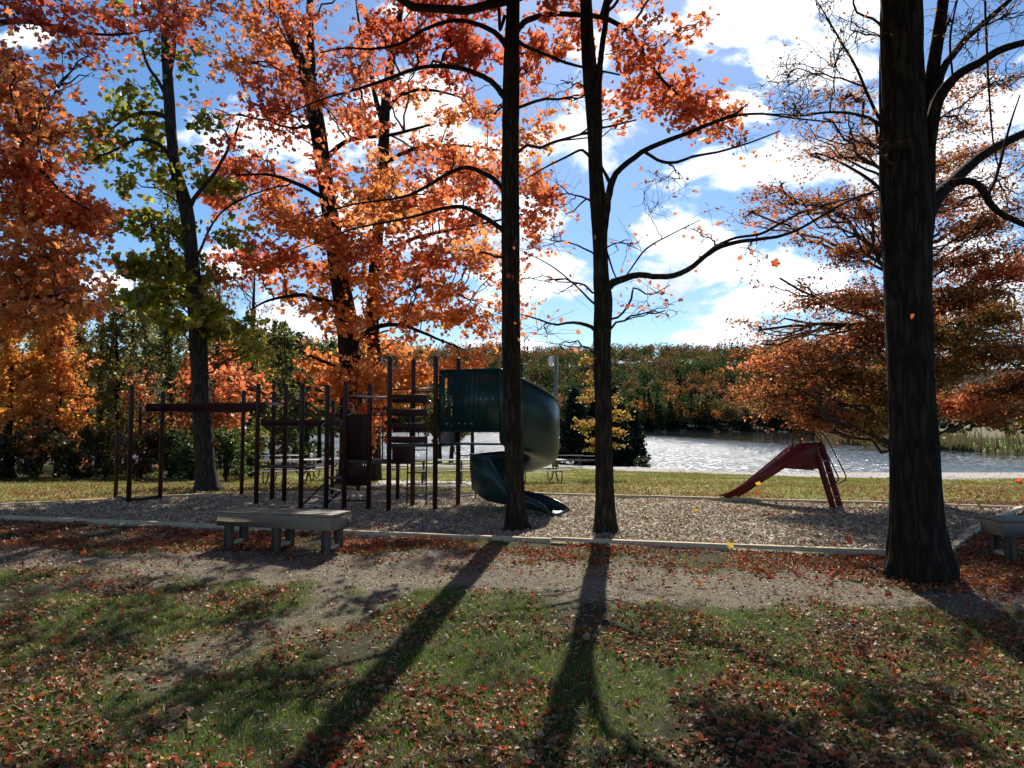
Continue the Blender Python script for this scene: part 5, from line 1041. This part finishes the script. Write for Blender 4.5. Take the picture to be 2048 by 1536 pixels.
for s_ in (-1, 1):
    side = [(-.03, .14), (.1, .12), (.28, .07), (1.42 * k, zp - .53), (2.16 * k, zp - .55), (2.22 * k, zp - .02), (2.16 * k, zp + .04), (1.8 * k, zp + .03), (1.66 * k, zp - .02), (.58, .42), (.3, .24), (.1, .165)]
    mb = MB(); mb.prism([(x_, s_ * (w2 + .0), z_) for x_, z_ in side], (0, s_ * .022, 0)); mb.build('side_wall', M['red'], RS)
    mb = MB(); lean = .32 * k; x0 = 2.18 * k
    mb.beam((x0, s_ * w2, zp - .0), (x0 + lean + .06, s_ * w2, -.08), .035, .13, .01, up=(1, 0, 0)); mb.build('ladder_rail', M['red'], RS)
    mb = MB(); xh = 1.72 * k; mb.tube([(xh + .24 - .24 * math.cos(q), s_ * (w2 + .02), zp + .0 + .30 * math.sin(q)) for q in np.linspace(0, math.pi, 14)], .014, 8); mb.build('hoop', M['brown'], RS, smooth=True)
    mb = MB(); mb.tube(smooth_path([(2.0 * k, s_ * (w2 + .03), zp + .28), (2.2 * k, s_ * (w2 + .03), zp + .24), (2.36 * k, s_ * (w2 + .03), zp - .02), (2.62 * k, s_ * (w2 + .03), .78), (2.66 * k, s_ * (w2 + .03), .64), (2.60 * k, s_ * (w2 + .03), .56), (2.48 * k, s_ * (w2 + .02), .50)], 30), .014, 8); mb.build('handrail', M['brown'], RS, smooth=True)
for z_ in (.25, .5, .75, 1.0):
    mb = MB(); xx_ = 2.18 * k + (.38 * k) * (1 - z_ / zp); mb.beam((xx_, -w2, z_), (xx_, w2, z_), .09, .03, .006); mb.build('step', M['red'], RS)
mb = MB(); mb.tube([(.32, -.1, -.05), (.32, -.1, .05), (.32, -.1, .12)], .014, 6); mb.tube([(.32, .1, -.05), (.32, .1, .05), (.32, .1, .12)], .014, 6); mb.build('foot_peg', M['steelbar'], RS)

# ------------------------------------------------------------------ benches
M['bench'] = simple('grey_painted_wood', (.20, .155, .105), (.27, .215, .15), 5, .6, .4, .25, (1, 14, 14))
M['bench_leg'] = simple('bench_leg_wood', (.09, .078, .055), (.12, .10, .075), 5, .8, .3, .25, (9, 9, 1))
def bench(loc, rz, label):
    L, Wd, zt, ap = 1.90, .52, .55, .18
    b = empty('bench', loc, label, 'bench', 'low backless benches in front of the wood chips', rz, absolute=False)
    for i in range(3):
        mb = MB(); mb.box((0, -Wd / 2 + Wd / 6 + i * Wd / 3, zt - .02), (L + .004, Wd / 3 - .008, .04), bev=.004); mb.build('seat_plank', M['bench'], b)
    for s_ in (-1, 1):
        mb = MB(); mb.box((0, s_ * (Wd / 2 - .02), zt - .043 - ap / 2), (L, .04, ap), bev=.003); mb.build('apron', M['bench'], b)
        mb = MB(); mb.box((s_ * (L / 2 - .02), 0, zt - .043 - ap / 2), (.04, Wd - .084, ap), bev=.003); mb.build('apron', M['bench'], b)
    for x_ in (-L / 2 + .14, .0, L / 2 - .14):
        for s_ in (-1, 1):
            mb = MB(); mb.box((x_, s_ * (Wd / 2 - .095), (zt - .05) / 2 - .03), (.10, .10, zt - .05 + .06), bev=.004); mb.build('leg', M['bench_leg'], b)
        mb = MB(); mb.box((x_, 0, .07), (.09, Wd - .295, .05), bev=.003); mb.build('stretcher', M['timber'], b)
    return b
pA = G(655, 1110, 0); pB = G(447, 1097, 0); dv = pB[:2] - pA[:2]; an = math.atan2(-dv[1], -dv[0])
dirv = np.array((math.cos(an), math.sin(an))); nv = np.array((-dirv[1], dirv[0]))
b1 = bench((0, 0, 0), an, 'grey wooden bench in front of the play structure, seen whole')
cpt = pA[:2] - dirv * (1.90 / 2 - .09) + nv * (.25 - .05); b1.location = (cpt[0], cpt[1], hz(*cpt) + .0)
pC = G(2016, 1128)
b2 = b1.copy(); COL.objects.link(b2); b2['label'] = 'grey wooden bench cut by the right edge of the photo, beside the massive trunk'
for ch in list(b1.children): c = ch.copy(); COL.objects.link(c); c.parent = b2
a2 = math.radians(-3); d2 = np.array((math.cos(a2), math.sin(a2))); n2v = np.array((-d2[1], d2[0])); c2 = pC[:2] + d2 * (1.90 / 2 - .08) + n2v * (.25 - .05)
b2.rotation_euler = (0, 0, a2); b2.location = (c2[0], c2[1], hz(*c2))

# ------------------------------------------------------------------ picnic tables
M['top'] = simple('table_top_wood', (.42, .38, .32), (.55, .5, .43), 6, .7, .4, .2, (1, 10, 10)); M['frame'] = simple('dark_steel_frame', (.025, .025, .027), (.04, .04, .042), 5, .5, .5, .05)
def picnic(label, loc, rz, grp='picnic tables on the lawn'):
    t = empty('picnic_table', loc, label, 'picnic table', grp, rz, absolute=False); L = 1.9
    mb = MB()
    for i in range(5): mb.box((0, -.29 + i * .145, .75), (L, .135, .035), bev=.004)
    mb.build('table_top', M['top'], t)
    for s_ in (-1, 1):
        mb = MB()
        for i in range(2): mb.box((0, s_ * (.64 + i * .13), .44), (L, .12, .035), bev=.004)
        mb.build('seat', M['top'], t)
    for e in (-1, 1):
        mb = MB(); x_ = e * .62
        for s_ in (-1, 1):
            mb.tube(smooth_path([(x_, s_ * .28, .72), (x_, s_ * .22, .55), (x_, s_ * .12, .36), (x_, s_ * .30, .14), (x_, s_ * .52, .02), (x_, s_ * .62, .0)], 14), .024, 7)
            mb.tube(smooth_path([(x_, s_ * .12, .36), (x_, s_ * .4, .40), (x_, s_ * .78, .41)], 6), .022, 7)
            mb.tube(smooth_path([(x_, s_ * .78, .41), (x_, s_ * .80, .2), (x_, s_ * .70, .02)], 6), .020, 7)
        mb.tube([(x_, -.28, .72), (x_, 0, .72), (x_, .28, .72)], .022, 7)
        mb.build('leg_frame', M['frame'], t, smooth=True)
    return t
def place(px_, py_, rz): g = G(px_, py_); return (g[0], g[1], g[2] + .01), math.radians(rz)
loc, rz = place(578, 967, 4); pt0 = picnic('picnic table at left, seen between the first posts right of the yellow green tree', loc, rz)
for (px_, py_, rz_, lab) in [(655, 960, -6, 'picnic table just left of the thick orange maple trunk'), (762, 958, 8, 'picnic table seen between the orange maple trunk and the slatted climber'), (885, 967, 3, 'picnic table left of the spiral slide, on the pale concrete pad'),
        (1074, 966, 14, 'picnic table right of the straight furrowed trunk, nearest of the right side'), (770, 940, -5, 'farther picnic table on the lawn seen beside the slatted climber'), (560, 940, 5, 'farther dark picnic table in shade at left')]:
    loc, rz = place(px_, py_, rz_); t2 = pt0.copy(); COL.objects.link(t2); t2.location = loc; t2.rotation_euler = (0, 0, rz); t2['label'] = lab
    for ch in list(pt0.children): c = ch.copy(); COL.objects.link(c); c.parent = t2
M['oldwood'] = simple('dark_old_wood', (.06, .045, .035), (.10, .08, .06), 6, .8, .3, .2)
for (px_, py_, lab) in [(1138, 934, 'long dark wooden picnic table beside the light pole at the shore'), (1178, 933, 'dark wooden picnic table at the shore, half behind the slender trunk')]:
    g = G(px_, py_); t = empty('wooden_picnic_table', (g[0], g[1], g[2]), lab, 'picnic table', 'dark wooden tables at the shore', 0, absolute=False)
    mb = MB()
    for i in range(5): mb.box((0, -.3 + i * .15, .75), (2.0, .13, .04))
    mb.build('table_top', M['oldwood'], t)
    for s_ in (-1, 1): mb = MB(); mb.box((0, s_ * .72, .44), (2.0, .26, .04)); mb.build('seat', M['oldwood'], t)
    for x_ in (-.75, .75):
        mb = MB(); mb.beam((x_, -.25, .72), (x_, -.65, 0), .04, .09); mb.beam((x_, .25, .72), (x_, .65, 0), .04, .09); mb.beam((x_ + .05, -.78, .40), (x_ + .05, .78, .40), .04, .09); mb.build('leg_frame', M['oldwood'], t)

# ------------------------------------------------------------------ light pole, signs, shore things
M['pole'] = simple('weathered_pole', (.16, .145, .13), (.26, .24, .21), 3, .85, .2, .3, (6, 6, .6)); M['grey'] = simple('grey_metal', (.3, .3, .3), (.4, .4, .4), 4, .5); M['white'] = simple('white_glass', (.7, .72, .74), (.8, .8, .8), 4, .2)
g = G(1110, 936); LP = empty('light_pole', g, 'tall weathered wooden light pole with one lamp, beyond the spiral slide', 'light pole')
topz = P(1113, 714, g[1])[2]
mb = MB(); mb.tube([(g[0], g[1], g[2] - .2), (g[0] + .03, g[1], (g[2] + topz) / 2), (g[0] + .1, g[1], topz)], [.17, .15, .11], 14); mb.build('pole', M['pole'], LP, smooth=True)
lp = P(1101, 719, g[1]); mb = MB(); mb.tube([(g[0] + .09, g[1], lp[2] + .12), (lp[0] + .15, g[1], lp[2] + .18), (lp[0], g[1], lp[2] + .12)], .03, 8); mb.build('lamp_arm', M['grey'], LP, smooth=True)
mb = MB(); mb.tube([(lp[0], g[1], lp[2] + .16), (lp[0], g[1], lp[2] + .05), (lp[0], g[1], lp[2] - .02), (lp[0], g[1], lp[2] - .22), (lp[0], g[1], lp[2] - .30)], [.06, .14, .17, .13, .04], 12); mb.build('lamp_head', M['white'], LP, smooth=True)
M['ring'] = simple('faded_red_board', (.22, .035, .03), (.3, .05, .04), 4, .6)
rb_ = P(1110, 892, g[1] - .2); o = MB(); tt = np.linspace(0, 2 * math.pi, 21); o.tube([(rb_[0] + .27 * math.cos(q), g[1] - .22, rb_[2] + .27 * math.sin(q)) for q in tt], .07, 10, caps=False)
tag(o.build('life_ring', M['ring'], smooth=True), 'faded red life ring hanging on the wooden light pole', 'life ring')
g = G(1146, 922); SG = empty('lake_sign', g, 'small rectangular sign on a thin post at the water, left of the slender trunk', 'sign')
zt = P(1146, 876, g[1])[2]; zb_ = P(1146, 897, g[1])[2]
mb = MB(); mb.tube([(g[0], g[1], g[2] - .3), (g[0], g[1], (g[2] + zb_) / 2), (g[0], g[1], zb_)], .035, 8); mb.build('post', M['grey'], SG, smooth=True)
mb = MB(); mb.box((g[0], g[1], (zt + zb_) / 2), (.42, .04, zt - zb_), bev=.01); mb.build('board', M['grey'], SG)
for px_, yt, lab in ((1172, 897, 'left of two thin stakes at the water edge behind the wooden tables'), (1186, 894, 'right of two thin stakes at the water edge behind the wooden tables')):
    g = G(px_, 924); mb = MB(); mb.post((g[0], g[1], g[2] - .2), P(px_, yt, g[1])[2], .05, 8); tag(mb.build('stake', M['oldwood'], smooth=True), lab, 'stake', 'thin stakes at the water edge')
M['hull'] = simple('pale_boat_hull', (.65, .67, .68), (.75, .76, .77), 4, .35)
for px_, py_, L_, lab in ((628, 921, 3.2, 'pale upturned boat on the beach left of the thick maple trunk'), (760, 922, 3.6, 'pale upturned boat on the beach seen between posts beside the slats'), (968, 921, 3.4, 'pale upturned boat on the beach seen left of the straight furrowed trunk')):
    g = G(px_, py_); V = []; ns_ = 14
    for i in range(ns_ + 1):
        s_ = i / ns_; w_ = .62 * (math.sin(math.pi * min(.999, max(.001, s_ * .9 + .05))) ** .6); h_ = .42 * (.75 + .25 * math.sin(math.pi * s_))
        for j in range(9): q = math.pi * j / 8; V.append((g[0] - L_ / 2 + L_ * s_, g[1] + w_ * math.cos(q), g[2] + .02 + h_ * math.sin(q) ** .7 * (.3 + .7 * min(1, w_ / .4))))
    I = np.arange((ns_ + 1) * 9).reshape(-1, 9); Fq = np.stack([I[:-1, :-1], I[:-1, 1:], I[1:, 1:], I[1:, :-1]], -1).reshape(-1, 4)
    o = npmesh('rowing_boat', V, [Fq, ], M['hull'], smooth=True); o.modifiers.new('t', 'SOLIDIFY').thickness = .03; tag(o, lab, 'boat', 'pale boats upturned on the beach')

# falling leaves in the air
YL = [(.75, .52, .06), (.8, .6, .1)]; OR = [(.8, .14, .04), (.72, .2, .05)]
for (px_, py_, Y, s_, c, lab) in [(1955, 1009, 7.0, .10, YL, 'yellow maple leaf falling in the air above the right bench'), (2035, 962, 7.2, .09, OR, 'orange leaf falling at the right edge above the bench'), (1459, 1092, 6.5, .09, YL, 'yellow leaf in the air just above the front timber edging'), (1698, 1080, 6.8, .10, OR, 'red orange leaf in the air left of the massive trunk'),
        (1516, 964, 9.0, .09, GOLD, 'golden leaf falling in front of the red slide chute'), (1512, 984, 9.3, .09, OR, 'orange leaf falling just under the red slide chute'), (1390, 1019, 8.0, .07, GOLD, 'small gold leaf falling over the wood chips left of the red slide'), (1822, 633, 6.0, .06, OR, 'orange leaf falling in front of the massive trunk'), (1550, 527, 9.0, .15, GOLD + OR, 'cluster like orange leaf dropping below the long limb'), (168, 1104, 6.5, .08, OR, 'orange leaf over the dirt path at lower left')]:
    p = P(px_, py_, Y); o = leaves('falling_leaf', p[None], np.array([[rng.normal(0, .3), -1.0, rng.normal(0, .3)]]), [s_ * .85], pal(c, 1, .05) * .8, MAPLE, M['leaf'], curl=.7)
    tag(o, lab, 'leaf', 'leaves falling through the air')
for o in S.objects:
    if '_abs' in o: del o['_abs']
